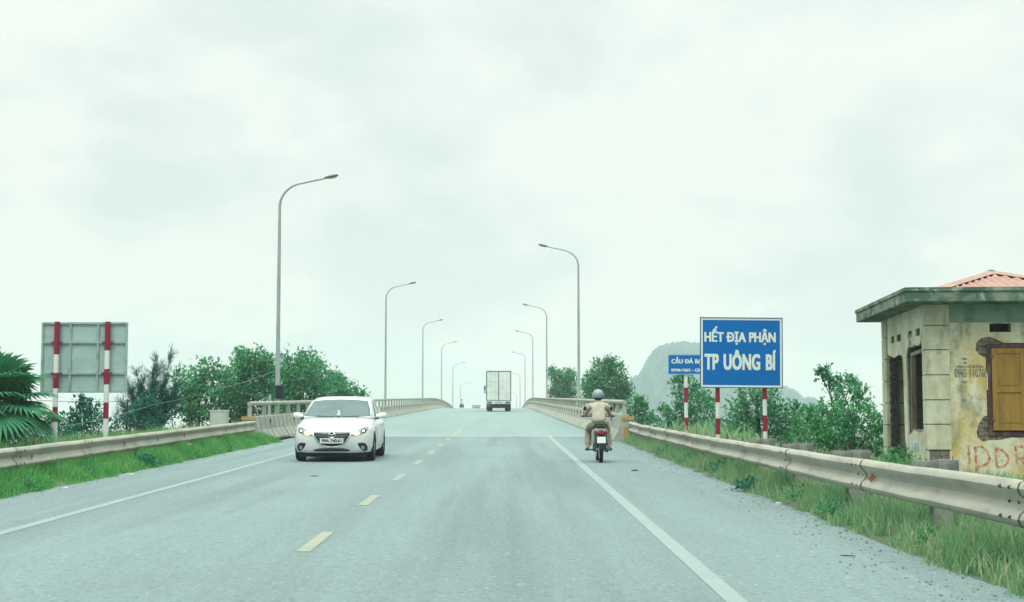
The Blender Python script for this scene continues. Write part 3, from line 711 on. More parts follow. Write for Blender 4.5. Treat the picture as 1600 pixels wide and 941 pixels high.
# writing on the front wall: stencilled number, small line over it, red paint
def onw(px, py): return ((px-1450)/85, (730-py)/85)
u, w = onw(1517.5, 589.5); lettering('0945 110760', .15, .60, M['stencil'], wf, (u, -.002, w), .006, name='stencilled_number')
u, w = onw(1516, 575); lettering('KHOAN CẮT BÊ TÔNG', .04, .48, M['stencil'], wf, (u, -.002, w), .002, name='stencilled_line')
u, w = onw(1519, 637); lettering('0945 110760', .10, .40, M['stencil_faint'], wf, (u, -.002, w), 0, name='stencilled_number', space=1.3)
def ribbon(pts, wd, m, name, parent, v=-.003):
    pts = [Vector((a, 0, b)) for a, b in pts]; mb = MB(); L = []; Rr = []
    for i, p in enumerate(pts):
        t = (pts[min(i+1, len(pts)-1)]-pts[max(0, i-1)]).normalized(); n_ = Vector((-t.z, 0, t.x)); k = wd*(.75+.35*math.sin(i*2.1))/2
        L.append(p+n_*k+Vector((0, v, 0))); Rr.append(p-n_*k+Vector((0, v, 0)))
    mb.loft([[a, b] for a, b in zip(L, Rr)]); return mb.build(name, m, parent)
def zz4(pts): return [onw(1480+a/3.617, 490+b/3.617) for a, b in pts]
def smooth_pts(p, n=4):
    out = []
    for i in range(len(p)-1):
        a, b, c, d = p[max(i-1, 0)], p[i], p[i+1], p[min(i+2, len(p)-1)]
        for k in range(n):
            t = k/n
            out.append(tuple(.5*(2*b[j]+(c[j]-a[j])*t+(2*a[j]-5*b[j]+4*c[j]-d[j])*t*t+(3*b[j]-a[j]-3*c[j]+d[j])*t**3) for j in (0, 1)))
    return out+[p[-1]]
for st_ in ([(110, 742), (114, 790), (116, 850)], [(150, 758), (152, 830), (154, 895)], [(140, 762), (185, 752), (222, 795), (218, 845), (158, 864)], [(262, 768), (264, 820), (268, 868)],
            [(255, 766), (298, 772), (331, 815), (312, 856), (266, 868)], [(372, 758), (376, 805), (380, 852)], [(366, 757), (408, 752), (432, 785), (415, 815), (380, 816)], [(395, 818), (415, 838), (436, 856)],
            [(480, 760), (484, 860)], [(474, 762), (520, 760), (540, 810), (484, 866)]):
    ribbon(smooth_pts(zz4(st_)), .055, M['graffiti'], 'graffiti', wf)
for px, py, l in ((1508, 561, 8), (1509, 567, 6), (1507, 597, 9), (1505, 625, 7)):
    u, w = onw(px, py); ribbon([(u-l/190, w+.01), (u, w-.01), (u+l/190, w)], .045, M['stencil'], 'stencil_mark', wf)
# ================================================================== VEHICLES
def interp(x, xs_, ys_): return float(np.interp(x, xs_, ys_))
def eval_mesh(o):
    dg = bpy.context.evaluated_depsgraph_get(); return bpy.data.meshes.new_from_object(o.evaluated_get(dg))
def bake(o, mats=None, smooth=True):
    bpy.context.view_layer.update()
    me = eval_mesh(o); o.modifiers.clear(); o.data = me
    if mats: me.materials.clear(); [me.materials.append(m) for m in mats]
    if smooth:
        me.polygons.foreach_set('use_smooth', [True]*len(me.polygons))
        try: me.set_sharp_from_angle(angle=R(38))
        except Exception: pass
    return o
def wheel(parent, x, y, r, wdt, side, name='wheel'):
    prof = [(r*.62, -wdt/2), (r*.93, -wdt/2), (r, -wdt*.36), (r, wdt*.36), (r*.93, wdt/2), (r*.62, wdt/2)]
    ty = MB().lathe(prof, axis='x', n=28).build('wheel', M['rubber'], parent, smooth=True, loc=(x, y, r))
    rm = MB(); rm.lathe([(r*.64, -wdt*.42), (r*.64, wdt*.42)], axis='x', n=28)
    for k in range(5):
        a = 2*math.pi*k/5; rot = Matrix.Rotation(a, 3, 'X')
        rm.box(rot @ Vector((side*wdt*.36, 0, r*.34)), (.03, .075, r*.58), rot)
    rm.lathe([(0, side*wdt*.44), (r*.16, side*wdt*.42), (r*.16, side*wdt*.2)], axis='x', n=14)
    rm.build('rim', M['rim'], ty, smooth=True)
    MB().lathe([(0, side*wdt*.05), (r*.6, side*wdt*.05)], axis='x', n=20).build('brake_disc', M['dark'], ty)
    return ty
def project(bvh, loop, axis, origin, off, subdiv=10, hole_name=None, inset_z=None):
    """lay a 2D outline on a body: outline (a,b) cast along the axis; returns MB of a skin with depth"""
    tri = tessellate_polygon([[Vector((a, b, 0)) for a, b in loop]])
    b = bmesh.new(); vs = [b.verts.new((p[0], p[1], 0)) for p in loop]
    for t in tri:
        try: b.faces.new([vs[i] for i in t])
        except ValueError: pass
    for _q in range(2 if subdiv < 20 else 3): bmesh.ops.subdivide_edges(b, edges=b.edges[:], cuts=1 if subdiv < 20 else 2, use_grid_fill=True)
    bmesh.ops.triangulate(b, faces=b.faces[:])
    b.verts.index_update(); mb = MB(); pts = []
    for v in b.verts:
        a, c = v.co.x, v.co.y
        if axis == 'y': o, d = Vector((a, origin, c)), Vector((0, 1, 0))
        elif axis == '-y': o, d = Vector((a, origin, c)), Vector((0, -1, 0))
        elif axis == 'x': o, d = Vector((origin, a, c)), Vector((-math.copysign(1, origin), 0, 0))
        h, n_, _, _ = bvh.ray_cast(o, d)
        if h is None:
            h, n_, _, _ = bvh.find_nearest(o+d*abs(origin)*.6)
        pts.append(h-d*off)
    mb.add(pts, [[v.index for v in f.verts] for f in b.faces]); b.free()
    return mb
def solid(mb, name, m, parent, th, smooth=True):
    o = mb.build(name, m, parent, smooth=smooth)
    s = o.modifiers.new('thickness', 'SOLIDIFY'); s.thickness = th; s.offset = 0
    return o
def sym(pts): return [(-a, b) for a, b in pts][::-1]
# ---------------------------------------------------------------- white hatchback
car = thing('white_car', 'white hatchback car driving towards the viewer with lit headlights', 'car', (-3.82, 34.6, rz(34.6)+.002), (SLOPE, 0, 0))
ST = [0, .04, .12, .28, .55, .9, 1.3, 1.9, 2.7, 3.4, 3.95, 4.25, 4.40, 4.46]
HWD = [.60, .72, .795, .850, .882, .893, .897, .897, .897, .897, .88, .84, .77, .66]
ZT = [.60, .68, .745, .80, .87, .935, 1.0, 1.0, 1.01, 1.02, 1.0, .96, .90, .82]
ZB = [.23, .20, .185, .18, .18, .18, .18, .18, .18, .18, .20, .24, .28, .34]
ZS = [.56, .635, .695, .745, .80, .85, .885, .90, .92, .945, .95, .92, .86, .78]
def sec(y):
    w, zt, zb, zs = (interp(y, ST, q) for q in (HWD, ZT, ZB, ZS))
    half = [(0, zb), (w*.80, zb), (w*.955, zb+.03), (w*.995, zb+.15), (w, (zb+zs)/2), (w*.985, zs-.10), (w*.955, zs-.015), (w*.885, zs+(zt-zs)*.55), (w*.55, zt-.012), (w*.25, zt), (0, zt)]
    full = [(-a, b) for a, b in half[:0:-1]][:0] + half + [(-a, b) for a, b in half[-2:0:-1]]
    return [(a, y, b) for a, b in full]
bm1 = MB().loft([sec(y) for y in np.interp(np.linspace(0, 13, 53), range(14), ST)], closed=True, caps=True)
body = bm1.build('body', M['car_white'], car, smooth=True)
ss = body.modifiers.new('s', 'SMOOTH'); ss.iterations = 2; ss.factor = .35
arch = MB()
for y in (.86, 3.56): arch.lathe([(0, -1.2), (.365, -1.2), (.365, 1.2), (0, 1.2)], (0, y, .315), 'x', 36)
cut = arch.build('x_cut', M['dark']); cut.parent = car
bo = body.modifiers.new('b', 'BOOLEAN'); bo.object = cut; bo.operation = 'DIFFERENCE'; bo.solver = 'EXACT'
bake(body, [M['car_white']]); bpy.data.objects.remove(cut)
# cabin
CY = [1.12, 1.35, 1.65, 1.95, 2.2, 2.5, 2.9, 3.3, 3.7, 4.0, 4.22, 4.32]
CZ = [.975, 1.095, 1.245, 1.375, 1.432, 1.455, 1.458, 1.44, 1.39, 1.30, 1.12, .98]
CWB = [.76, .825, .855, .86, .865, .865, .865, .86, .84, .80, .74, .70]
CWT = [.74, .735, .71, .685, .665, .655, .65, .64, .62, .59, .58, .60]
def csec(y):
    zt, wb, wt = (interp(y, CY, q) for q in (CZ, CWB, CWT))
    h = zt-.93; z0 = .93
    half = [(0, z0-.1), (wb*.98, z0-.1), (wb, z0), (wb-(wb-wt)*.30, z0+h*.32), (wb-(wb-wt)*.66, z0+h*.66), (wt+.03, z0+h*.88), (wt-.03, z0+h*.955), (wt*.75, z0+h*.985), (wt*.35, zt), (0, zt)]
    return [(a, y, b) for a, b in half]+[(-a, y, b) for a, b in half[-2:0:-1]]
roof = MB().loft([csec(y) for y in np.interp(np.linspace(0, 11, 45), range(12), CY)], closed=True, caps=True).build('cabin', M['car_white'], car, smooth=True)
s2 = roof.modifiers.new('s', 'SMOOTH'); s2.iterations = 4; s2.factor = .5
bake(roof, [M['car_white']])
def bvh_of(*obs):
    V, Fc = [], []
    for o in obs:
        n = len(V); V += [v.co.copy() for v in o.data.vertices]; Fc += [[i+n for i in p.vertices] for p in o.data.polygons]
    return BVHTree.FromPolygons(V, Fc)
bc = bvh_of(roof); bb = bvh_of(body)
solid(project(bc, [(-.755, 1.005), (-.35, .99), (0, .985), (.35, .99), (.755, 1.005), (.71, 1.17), (.625, 1.345), (.35, 1.372), (0, 1.38), (-.35, 1.372), (-.625, 1.345), (-.71, 1.17)], 'y', -1, .012, 24), 'windscreen', M['car_glass'], car, .006)
solid(project(bc, [(-.55, 1.02), (.55, 1.02), (.48, 1.3), (-.48, 1.3)], '-y', 6, .004), 'rear_window', M['car_glass'], car, .006)
for s in (-1, 1):
    for lp in ([(1.62, .99), (2.55, .99), (2.55, 1.37), (2.15, 1.34), (1.9, 1.2)], [(2.63, .99), (3.45, 1.0), (3.85, 1.12), (3.5, 1.32), (2.63, 1.37)]):
        solid(project(bc, lp, 'x', s*2, .004), 'side_window', M['car_glass'], car, .006)
    solid(project(bb, [(1.42, .30), (2.55, .30), (2.57, .88), (1.50, .86)], 'x', s*2, .004), 'door', M['car_white'], car, .006)
    dr = solid(project(bb, [(2.60, .30), (3.10, .34), (3.32, .62), (3.4, .88), (2.61, .88)], 'x', s*2, .004), 'door', M['car_white'], car, .006)
    for yy in (2.3, 3.15): MB().box((s*.905, yy, .80), (.03, .18, .03)).build('door_handle', M['car_white'], car)
    # mirrors
    mm_ = MB().loft([[(s*(.845+q*.235), 1.62+.02*math.sin(a)+(.055)*math.cos(a)*k+q*.05, 1.005+.072*math.sin(a)*k+.012*q) for a in [2*math.pi*i/12 for i in range(12)]] for q, k in ((0, .35), (.25, .8), (.6, 1), (.92, .85), (1, .5))], closed=True, caps=True)
    mo = mm_.build('mirror', M['car_white'], car, smooth=True)
    MB().box((s*.86, 1.63, .945), (.12, .06, .03)).build('mirror_arm', M['dark'], mo)
# front lamps: lens body, inner unit, lit low beam near the grille
HL_ = [(-.785, .775), (-.70, .765), (-.60, .725), (-.50, .66), (-.425, .60), (-.455, .575), (-.56, .592), (-.66, .615), (-.745, .655), (-.785, .715)]
for sg_ in (1, -1):
    lp = HL_ if sg_ == 1 else sym(HL_)
    hl = solid(project(bb, lp, 'y', -1, .006), 'headlight', M['lamp_glass'], car, .008)
    rim_ = project(bb, [(-sg_*.70+.055*math.cos(a), .69+.050*math.sin(a)) for a in [2*math.pi*k/14 for k in range(14)]], 'y', -1, .012, 2)
    solid(rim_, 'lamp_unit', M['dark'], hl, .004)
    solid(project(bb, [(-sg_*.70+.034*math.cos(a), .69+.030*math.sin(a)) for a in [2*math.pi*k/12 for k in range(12)]], 'y', -1, .017, 2), 'projector', M['chrome'], hl, .004)
    solid(project(bb, [(-sg_*.54+.085*math.cos(a), .638+.050*math.sin(a)) for a in [2*math.pi*k/14 for k in range(14)]], 'y', -1, .014, 2), 'lit_beam', M['lit'], hl, .006)
    fg = [(-.79, .30), (-.775, .36), (-.735, .415), (-.66, .43), (-.575, .415), (-.60, .35), (-.645, .285), (-.70, .245), (-.775, .24)]
    fo = solid(project(bb, fg if sg_ == 1 else sym(fg), 'y', -1, .006), 'fog_lamp_recess', M['dark'], car, .006)
    fl = project(bb, [(-sg_*.69+.042*math.cos(a), .315+.042*math.sin(a)) for a in [2*math.pi*k/14 for k in range(14)]], 'y', -1, .014, 2)
    solid(fl, 'fog_lamp', M['lamp_glass'], fo, .006)
gp = [(-.425, .648), (-.36, .655), (.36, .655), (.425, .648), (.375, .55), (.30, .44), (.235, .385), (.12, .36), (0, .352), (-.12, .36), (-.235, .385), (-.30, .44), (-.375, .55)]
gr = solid(project(bb, gp, 'y', -1, .006), 'grille', M['dark'], car, .006)
for z, hwid in ((.628, .375), (.592, .365), (.556, .345), (.52, .32), (.484, .295), (.448, .27)):
    solid(project(bb, [(-hwid, z-.005), (hwid, z-.005), (hwid, z+.005), (-hwid, z+.005)], 'y', -1, .014), 'grille_bar', M['lamp_glass'], gr, .008)
# bright wing that hugs the grille's sides and chin
left_w = [(-.45, .655), (-.425, .655), (-.365, .545), (-.29, .435), (-.22, .375), (-.11, .348), (0, .338), (0, .318), (-.12, .328), (-.235, .355), (-.315, .42), (-.39, .535)]
for lp in (left_w, sym(left_w)): solid(project(bb, lp, 'y', -1, .010), 'chrome_wing', M['chrome'], gr, .008)
em = [(.078*math.cos(a), .600+.060*math.sin(a)) for a in [2*math.pi*k/20 for k in range(20)]]
emb = solid(project(bb, em, 'y', -1, .018, 2), 'emblem', M['dark'], gr, .006)
ring = MB()
for k in range(20):
    a = 2*math.pi*k/20; b_ = 2*math.pi*(k+1)/20
    for q in (0,): ring.tube([(.078*math.cos(a), -.035, .600+.060*math.sin(a)), (.078*math.cos(b_), -.035, .600+.060*math.sin(b_))], .010, 5)
ring.tube([(-.068, -.036, .622), (-.035, -.036, .618), (0, -.036, .588), (.035, -.036, .618), (.068, -.036, .622)], .009, 5)
ro = ring.build('emblem_wings', M['chrome'], emb, smooth=True)
lowi = [(-.42, .245), (-.36, .285), (-.24, .305), (.24, .305), (.36, .285), (.42, .245), (.30, .232), (-.30, .232)]
solid(project(bb, lowi, 'y', -1, .006), 'lower_intake', M['dark'], car, .006)
solid(project(bb, [(-.70, .205), (-.4, .2), (.4, .2), (.70, .205), (.72, .188), (-.72, .188)], 'y', -1, .008), 'front_lip', M['dark'], car, .01)
for s in (-1, 1):
    for q in ([(s*.40, .70), (s*.60, .778), (s*.72, .83), (s*.78, .862)],):
        pts = [bb.ray_cast(Vector((a, -1, b)), Vector((0, 1, 0)))[0] for a, b in q]
        pts = [p for p in pts if p is not None]
        if len(pts) > 1: MB().tube([p+Vector((0, -.002, .0)) for p in pts], .005, 5).build('bonnet_gap', M['dark'], car)
    pts = [bb.ray_cast(Vector((s*2, y_, z_)), Vector((-s, 0, 0)))[0] for y_, z_ in ((.30, .74), (.40, .68), (.46, .62))]
    if all(p is not None for p in pts): MB().tube(pts, .005, 5).build('bumper_gap', M['dark'], car)
pl = MB().box((0, -.045, .470), (.52, .012, .115)).build('number_plate', M['plate'], car)
lettering('99A 740.61', .068, .44, M['black_text'], pl, (0, -.0525, .438), .004, thick=.0015)
for s in (-1, 1):
    for y in (.86, 3.56): wheel(car, s*.785, y, .315, .205, s)
MB().bx(-.74, .74, .14, 4.2, .11, .24).build('underbody', M['dark'], car)
wip = MB().tube([(-.05, 1.06, .985), (-.48, 1.12, 1.005)], .010, 5).tube([(.12, 1.05, .985), (.50, 1.12, 1.005)], .010, 5).build('wiper', M['dark'], car)
MB().lathe([(0, .0), (.045, .01), (.05, .04), (.03, .075), (.036, .10), (.02, .13), (0, .14)], (.03, 1.16, 1.0), n=10).build('dashboard_doll', M['plate'], car, smooth=True)
solid(project(bc, [(-.40, 1.33), (-.28, 1.335), (-.28, 1.355), (-.41, 1.35)], 'y', -1, .012, 2), 'sticker', M['plate'], car, .002)
solid(project(bc, [(-.50, 1.065), (-.40, 1.065), (-.40, 1.08), (-.50, 1.08)], 'y', -1, .012, 2), 'sticker', M['plate'], car, .002)
# ---------------------------------------------------------------- box truck
ty_ = 148.0
tr = thing('box_truck', 'pale box truck driving away up the bridge, its two rear doors shut', 'truck', (-.48, ty_, rz(ty_)), (SLOPE, 0, 0))
bxo = MB().bx(-1.16, 1.16, .05, 6.4, 1.02, 3.82).build('cargo_box', M['box_white'], tr)
fe = MB(); fe.bx(-1.2, -1.10, -.02, .1, 1.0, 3.88).bx(1.10, 1.2, -.02, .1, 1.0, 3.88).bx(-1.1, 1.1, -.02, .1, 3.78, 3.88).bx(-1.1, 1.1, -.02, .1, 1.0, 1.07)
fe.build('door_frame', M['box_edge'], bxo)
for s in (-1, 1):
    dr = MB().bx(min(s*.035, s*1.09), max(s*.035, s*1.09), -.03, .04, 1.08, 3.77).build('rear_door', M['box_white'], bxo)
    MB().tube([(s*.32, -.06, 1.1), (s*.32, -.06, 3.75)], .025, 6).tube([(s*.75, -.06, 1.1), (s*.75, -.06, 3.75)], .025, 6).build('lock_bar', M['box_white'], dr)
    for z in (1.3, 2.0, 2.75, 3.5): MB().bx(min(s*1.0, s*1.13), max(s*1.0, s*1.13), -.06, -.03, z, z+.09).build('hinge', M['box_white'], dr)
MB().bx(-.03, .03, -.05, .0, 1.07, 3.78).build('door_seal', M['dark'], bxo)
bar = MB().bx(-1.22, 1.22, -.1, .05, .74, 1.0).build('rear_bar', M['box_white'], tr)
for s in (-1, 1): MB().bx(min(s*.62, s*1.1), max(s*.62, s*1.1), -.13, -.1, .80, .93).build('tail_light', mat('dark_tail_lamp', (.06, .02, .025), rough=.4), bar)
MB().bx(-.38, .38, -.12, -.1, .80, .93).build('number_plate', M['sign_back'], bar)
for s in (-1, 1):
    for q in (.72, 1.0): wheel(tr, s*q, 1.7, .44, .24, s)
    wheel(tr, s*.95, 7.2, .44, .26, s)
    MB().bx(min(s*.62, s*1.18), max(s*.62, s*1.18), .9, .94, .18, .72).build('mud_flap', M['dark'], tr)
MB().bx(-.45, .45, -.05, 8.2, .62, 1.0).build('chassis', M['dark'], tr)
MB().bx(-.62, .62, .1, .2, .42, .72).build('underrun_guard', M['dark'], tr)
MB().tube([(-.6, 1.7, .44), (.6, 1.7, .44)], .12, 8).build('axle', M['dark'], tr)
MB().box((-.95, -.02, .56), (.42, .05, .12)).build('side_reflector', mat('faded_reflector', (.16, .07, .08), rough=.5), tr)
cabp = [(6.6, .55), (8.35, .55), (8.4, 1.5), (8.15, 2.55), (7.9, 2.7), (6.6, 2.7)]
cb_ = MB().poly([cabp], lambda a, b, t: (-1.12+t, a, b), 2.24).build('cab', M['box_white'], tr)
MB().poly([[(6.9, 1.6), (8.2, 1.6), (8.08, 2.4), (6.9, 2.4)]], lambda a, b, t: (-1.128+t, a, b), 2.256).build('cab_window', M['car_glass'], cb_)
MB().box((-1.42, 8.1, 2.25), (.16, .06, .48)).box((-1.42, 8.1, 1.86), (.14, .06, .18)).tube([(-1.1, 8.1, 2.5), (-1.42, 8.12, 2.5)], .02, 6).build('mirror', M['dark'], cb_)
# ---------------------------------------------------------------- far van and far rider at the crest
vy = 276.0
van = thing('distant_van', 'far vehicle with only its dark roof showing above the crest of the bridge', 'van', ((744-CX)/F*vy, vy, rz(vy)))
vp = [(0, .4), (-.05, .9), (.5, 1.05), (1.0, 1.62), (4.3, 1.66), (4.4, .4)]
vb = MB().poly([vp], lambda a, b, t: (-.8+t, a, b), 1.6).build('body', M['bike_silver'], van)
MB().bx(-.80, .80, 1.0, 4.3, 1.66, 1.80).build('roof', M['box_edge'], van)
MB().poly([[(.56, 1.08), (.98, 1.58), (1.06, 1.58), (.7, 1.08)]], lambda a, b, t: (-.7+t, a-.03, b), 1.4).build('windscreen', M['car_glass'], vb)
for s in (-1, 1):
    for y in (.8, 3.5): wheel(van, s*.7, y, .32, .2, s)
    MB().bx(min(s*.5, s*.75), max(s*.5, s*.75), -.06, .0, .72, .86).build('headlight', M['lamp_glass'], vb)
# ---------------------------------------------------------------- motorbike and rider
def skin(name, nodes, edges, m, parent, sub=2, root=0):
    me = bpy.data.meshes.new(name); me.from_pydata([n[0] for n in nodes], edges, [])
    o = link(name, me, parent)
    sk = o.modifiers.new('skin', 'SKIN'); sk.use_smooth_shade = True; sk.branch_smoothing = .6
    for i, n in enumerate(nodes):
        r = n[1]; me.skin_vertices[0].data[i].radius = r if isinstance(r, tuple) else (r, r)
    me.skin_vertices[0].data[root].use_root = True
    sb_ = o.modifiers.new('sub', 'SUBSURF'); sb_.levels = sub; sb_.render_levels = sub
    bake(o, [m]); return o
bx_, by_ = 2.14, 34.3
bike = thing('motorbike', 'silver and black motorbike seen from behind with red tail lamp, ridden away', 'motorbike', (bx_, by_, rz(by_)), (SLOPE, 0, 0))
def bwheel(y, r, wd):
    t = MB().lathe([(r-.055, -wd*.35), (r-.03, -wd*.5), (r-.008, -wd*.35), (r, 0), (r-.008, wd*.35), (r-.03, wd*.5), (r-.055, wd*.35)], axis='x', n=36).build('wheel', M['rubber'], bike, smooth=True, loc=(0, y, r))
    rm = MB(); rm.lathe([(r-.05, -.03), (r-.065, 0), (r-.05, .03)], axis='x', n=28)
    for k in range(18):
        a = 2*math.pi*k/18; rm.tube([(.025*(-1)**k, .03*math.cos(a+.6), .03*math.sin(a+.6)), (0, (r-.06)*math.cos(a), (r-.06)*math.sin(a))], .003, 4)
    rm.tube([(-.05, 0, 0), (.05, 0, 0)], .045, 12); rm.build('rim', M['rim'], t)
bwheel(0, .29, .088); bwheel(1.22, .29, .075)
tail = MB().loft([[(w*math.cos(a), y, z+h*math.sin(a)) for a in [2*math.pi*k/14 for k in range(14)]] for y, z, w, h in ((-.17, .70, .07, .05), (-.10, .705, .115, .085), (.1, .70, .135, .12), (.4, .62, .12, .13), (.62, .52, .09, .12))], closed=True, caps=True)
MB().loft([[(-.155, y, z), (-.175, y, z-.06), (-.15, y, z2)] for y, z, z2 in ((-.05, .74, .62), (.2, .72, .48), (.45, .62, .38), (.62, .52, .34))]).loft([[(.155, y, z), (.175, y, z-.06), (.15, y, z2)] for y, z, z2 in ((-.05, .74, .62), (.2, .72, .48), (.45, .62, .38), (.62, .52, .34))]).build('side_cover', M['car_white'], bike)
tail.build('tail_cowl', M['bike_silver'], bike, smooth=True)
MB().loft([[(w*math.cos(a), y, z+h*math.sin(a)) for a in [2*math.pi*k/14 for k in range(14)]] for y, z, w, h in ((-.18, .80, .07, .03), (-.10, .795, .125, .05), (.15, .79, .135, .055), (.45, .755, .12, .05), (.68, .72, .07, .04))], closed=True, caps=True).build('seat', M['seat'], bike, smooth=True)
MB().tube([(-.13, .1, .80), (-.135, -.12, .83), (-.08, -.25, .85), (.08, -.25, .85), (.135, -.12, .83), (.13, .1, .80)], .014, 8).build('grab_rail', M['dark'], bike, smooth=True)
MB().loft([[(w*math.cos(a), y, .665+h*math.sin(a)) for a in [2*math.pi*k/12 for k in range(12)]] for y, w, h in ((-.225, .075, .035), (-.20, .115, .05), (-.12, .12, .06))], closed=True, caps=True).build('tail_lamp', M['tail_red'], bike, smooth=True)
for s in (-1, 1): MB().lathe([(0, -.2), (.026, -.195), (.03, -.17), (.02, -.14)], (s*.135, 0, .70), 'y', 10).build('indicator', M['orange'], bike, smooth=True)
MB().loft([[(-.06, y, z), (.06, y, z)] for y, z in ((-.16, .62), (-.24, .52), (-.30, .36), (-.31, .30))]).loft([[(.06, y+.008, z), (-.06, y+.008, z)] for y, z in ((-.16, .62), (-.24, .52), (-.30, .36), (-.31, .30))]).build('mudguard', M['dark'], bike)
npl = MB().box((0, 0, 0), (.19, .006, .14), Matrix.Rotation(R(-14), 3, 'X')).build('number_plate', M['plate'], bike, loc=(0, -.262, .505))
for s in (-1, 1):
    MB().tube([(s*.10, .06, .30), (s*.115, .0, .42), (s*.11, -.02, .60)], .022, 8).build('shock_absorber', M['engine'], bike, smooth=True)
    MB().tube([(s*.07, 0, .29), (s*.09, .35, .30), (s*.09, .55, .33)], .02, 8).build('swing_arm', M['bike_silver'], bike, smooth=True)
    MB().tube([(s*.06, .50, .27), (s*.24, .50, .27)], .016, 8).build('footpeg', M['dark'], bike)
    MB().tube([(s*.075, 1.22, .29), (s*.075, 1.08, .62), (s*.05, 1.0, .85)], .022, 8).build('fork', M['bike_silver'], bike, smooth=True)
    lg = MB().loft([[(s*(.16+o), y, z) for y, z in q] for o, q in ((0, ((.80, .35), (.70, .42), (.75, .80), (.92, .88))), (.03, ((.84, .33), (.9, .45), (.98, .78), (.96, .90))))]).build('leg_shield', M['bike_silver'], bike)
    lg.modifiers.new('t', 'SOLIDIFY').thickness = .008
    MB().tube([(s*.16, .98, 1.03), (s*.28, .93, 1.16)], .008, 6).lathe([(0, -.012), (.045, -.012), (.05, 0), (.045, .012)], (s*.29, .92, 1.18), 'y', 10).build('mirror', M['dark'], bike)
    MB().tube([(s*.22, .955, 1.015), (s*.37, .90, 1.01)], .019, 8).build('grip', M['dark'], bike, smooth=True)
MB().tube([(-.24, .96, 1.015), (-.08, 1.0, 1.0), (.08, 1.0, 1.0), (.24, .96, 1.015)], .013, 8).build('handlebar', M['dark'], bike, smooth=True)
MB().loft([[(w*math.cos(a), y, .97+h*math.sin(a)) for a in [2*math.pi*k/12 for k in range(12)]] for y, w, h in ((.93, .06, .04), (1.0, .11, .09), (1.09, .10, .08), (1.13, .05, .05))], closed=True, caps=True).build('headlamp_cowl', M['bike_silver'], bike, smooth=True)
MB().tube([(.13, .55, .25), (.15, .2, .25), (.155, -.08, .31), (.155, -.26, .34)], [.02, .035, .048, .042], 12).build('exhaust', M['engine'], bike, smooth=True)
MB().box((0, .55, .36), (.22, .34, .20)).lathe([(0, -.15), (.09, -.14), (.09, .14), (0, .15)], (0, .5, .32), 'x', 14).build('engine', M['engine'], bike)
MB().tube([(0, .98, .86), (0, .85, .55), (0, .5, .52), (0, .15, .62)], .045, 8).build('frame', M['dark'], bike, smooth=True)
MB().loft([[(w*math.cos(a), 1.22+.31*math.cos(b_)+0, .29+.31*math.sin(b_)+.02*math.sin(a)) for a, w in ((0, .05), (1.57, .02), (3.14, .05))] for b_ in [R(20+k*14) for k in range(9)]]).build('front_mudguard', M['bike_silver'], bike)
# rider
rider = thing('person', 'motorcyclist in cream shirt, khaki trousers and grey helmet riding away', 'person', (bx_, by_, rz(by_)), (SLOPE, 0, 0))
sh_ = [((-.02, .34, .84), (.185, .125)), ((-.02, .37, 1.0), (.170, .12)), ((-.02, .43, 1.15), (.188, .125)), ((-.02, .48, 1.26), (.175, .10)), ((-.02, .52, 1.335), (.07, .07)),
       ((-.19, .50, 1.255), .085), ((-.225, .525, 1.22), .080), ((-.245, .55, 1.17), .074), ((.15, .50, 1.255), .085), ((.185, .525, 1.22), .080), ((.205, .55, 1.17), .074)]
skin('shirt', sh_, [(0, 1), (1, 2), (2, 3), (3, 4), (3, 5), (5, 6), (6, 7), (3, 8), (8, 9), (9, 10)], M['shirt'], rider)
tr_ = [((-.02, .33, .90), (.15, .12)), ((-.02, .34, .845), (.165, .14)), ((-.14, .42, .83), .105), ((-.195, .62, .77), .090), ((-.225, .78, .70), .080), ((-.245, .70, .52), .074), ((-.25, .58, .34), .068),
       ((.10, .42, .83), .105), ((.165, .62, .77), .090), ((.195, .78, .70), .080), ((.22, .70, .52), .074), ((.23, .58, .34), .068)]
skin('trousers', tr_, [(0, 1), (1, 2), (2, 3), (3, 4), (4, 5), (5, 6), (1, 7), (7, 8), (8, 9), (9, 10), (10, 11)], M['trousers'], rider)
bd_ = [((-.02, .36, .90), (.12, .09)), ((-.02, .44, 1.16), (.13, .09)), ((-.02, .50, 1.27), (.10, .07)), ((-.02, .535, 1.37), .055), ((-.02, .57, 1.44), (.07, .08)), ((-.02, .575, 1.52), (.082, .098)), ((-.02, .565, 1.57), (.06, .07)),
       ((-.18, .50, 1.25), .06), ((-.26, .59, 1.12), .046), ((-.305, .69, 1.03), .042), ((-.305, .81, 1.025), .036), ((-.305, .88, 1.035), .028), ((-.30, .925, 1.035), (.042, .02)),
       ((.14, .50, 1.25), .06), ((.22, .59, 1.12), .046), ((.265, .69, 1.03), .042), ((.278, .81, 1.025), .036), ((.285, .88, 1.035), .028), ((.285, .925, 1.035), (.042, .02)),
       ((-.13, .42, .83), .07), ((-.22, .77, .70), .055), ((-.25, .58, .36), .042), ((-.255, .53, .30), .040), ((-.27, .66, .27), (.045, .028)),
       ((.09, .42, .83), .07), ((.19, .77, .70), .055), ((.23, .58, .36), .042), ((.235, .53, .30), .040), ((.25, .66, .27), (.045, .028))]
be = [(0, 1), (1, 2), (2, 3), (3, 4), (4, 5), (5, 6), (2, 7), (7, 8), (8, 9), (9, 10), (10, 11), (11, 12), (2, 13), (13, 14), (14, 15), (15, 16), (16, 17), (17, 18), (0, 19), (19, 20), (20, 21), (21, 22), (22, 23), (0, 24), (24, 25), (25, 26), (26, 27), (27, 28)]
bdo = skin('body', bd_, be, M['skin'], rider)
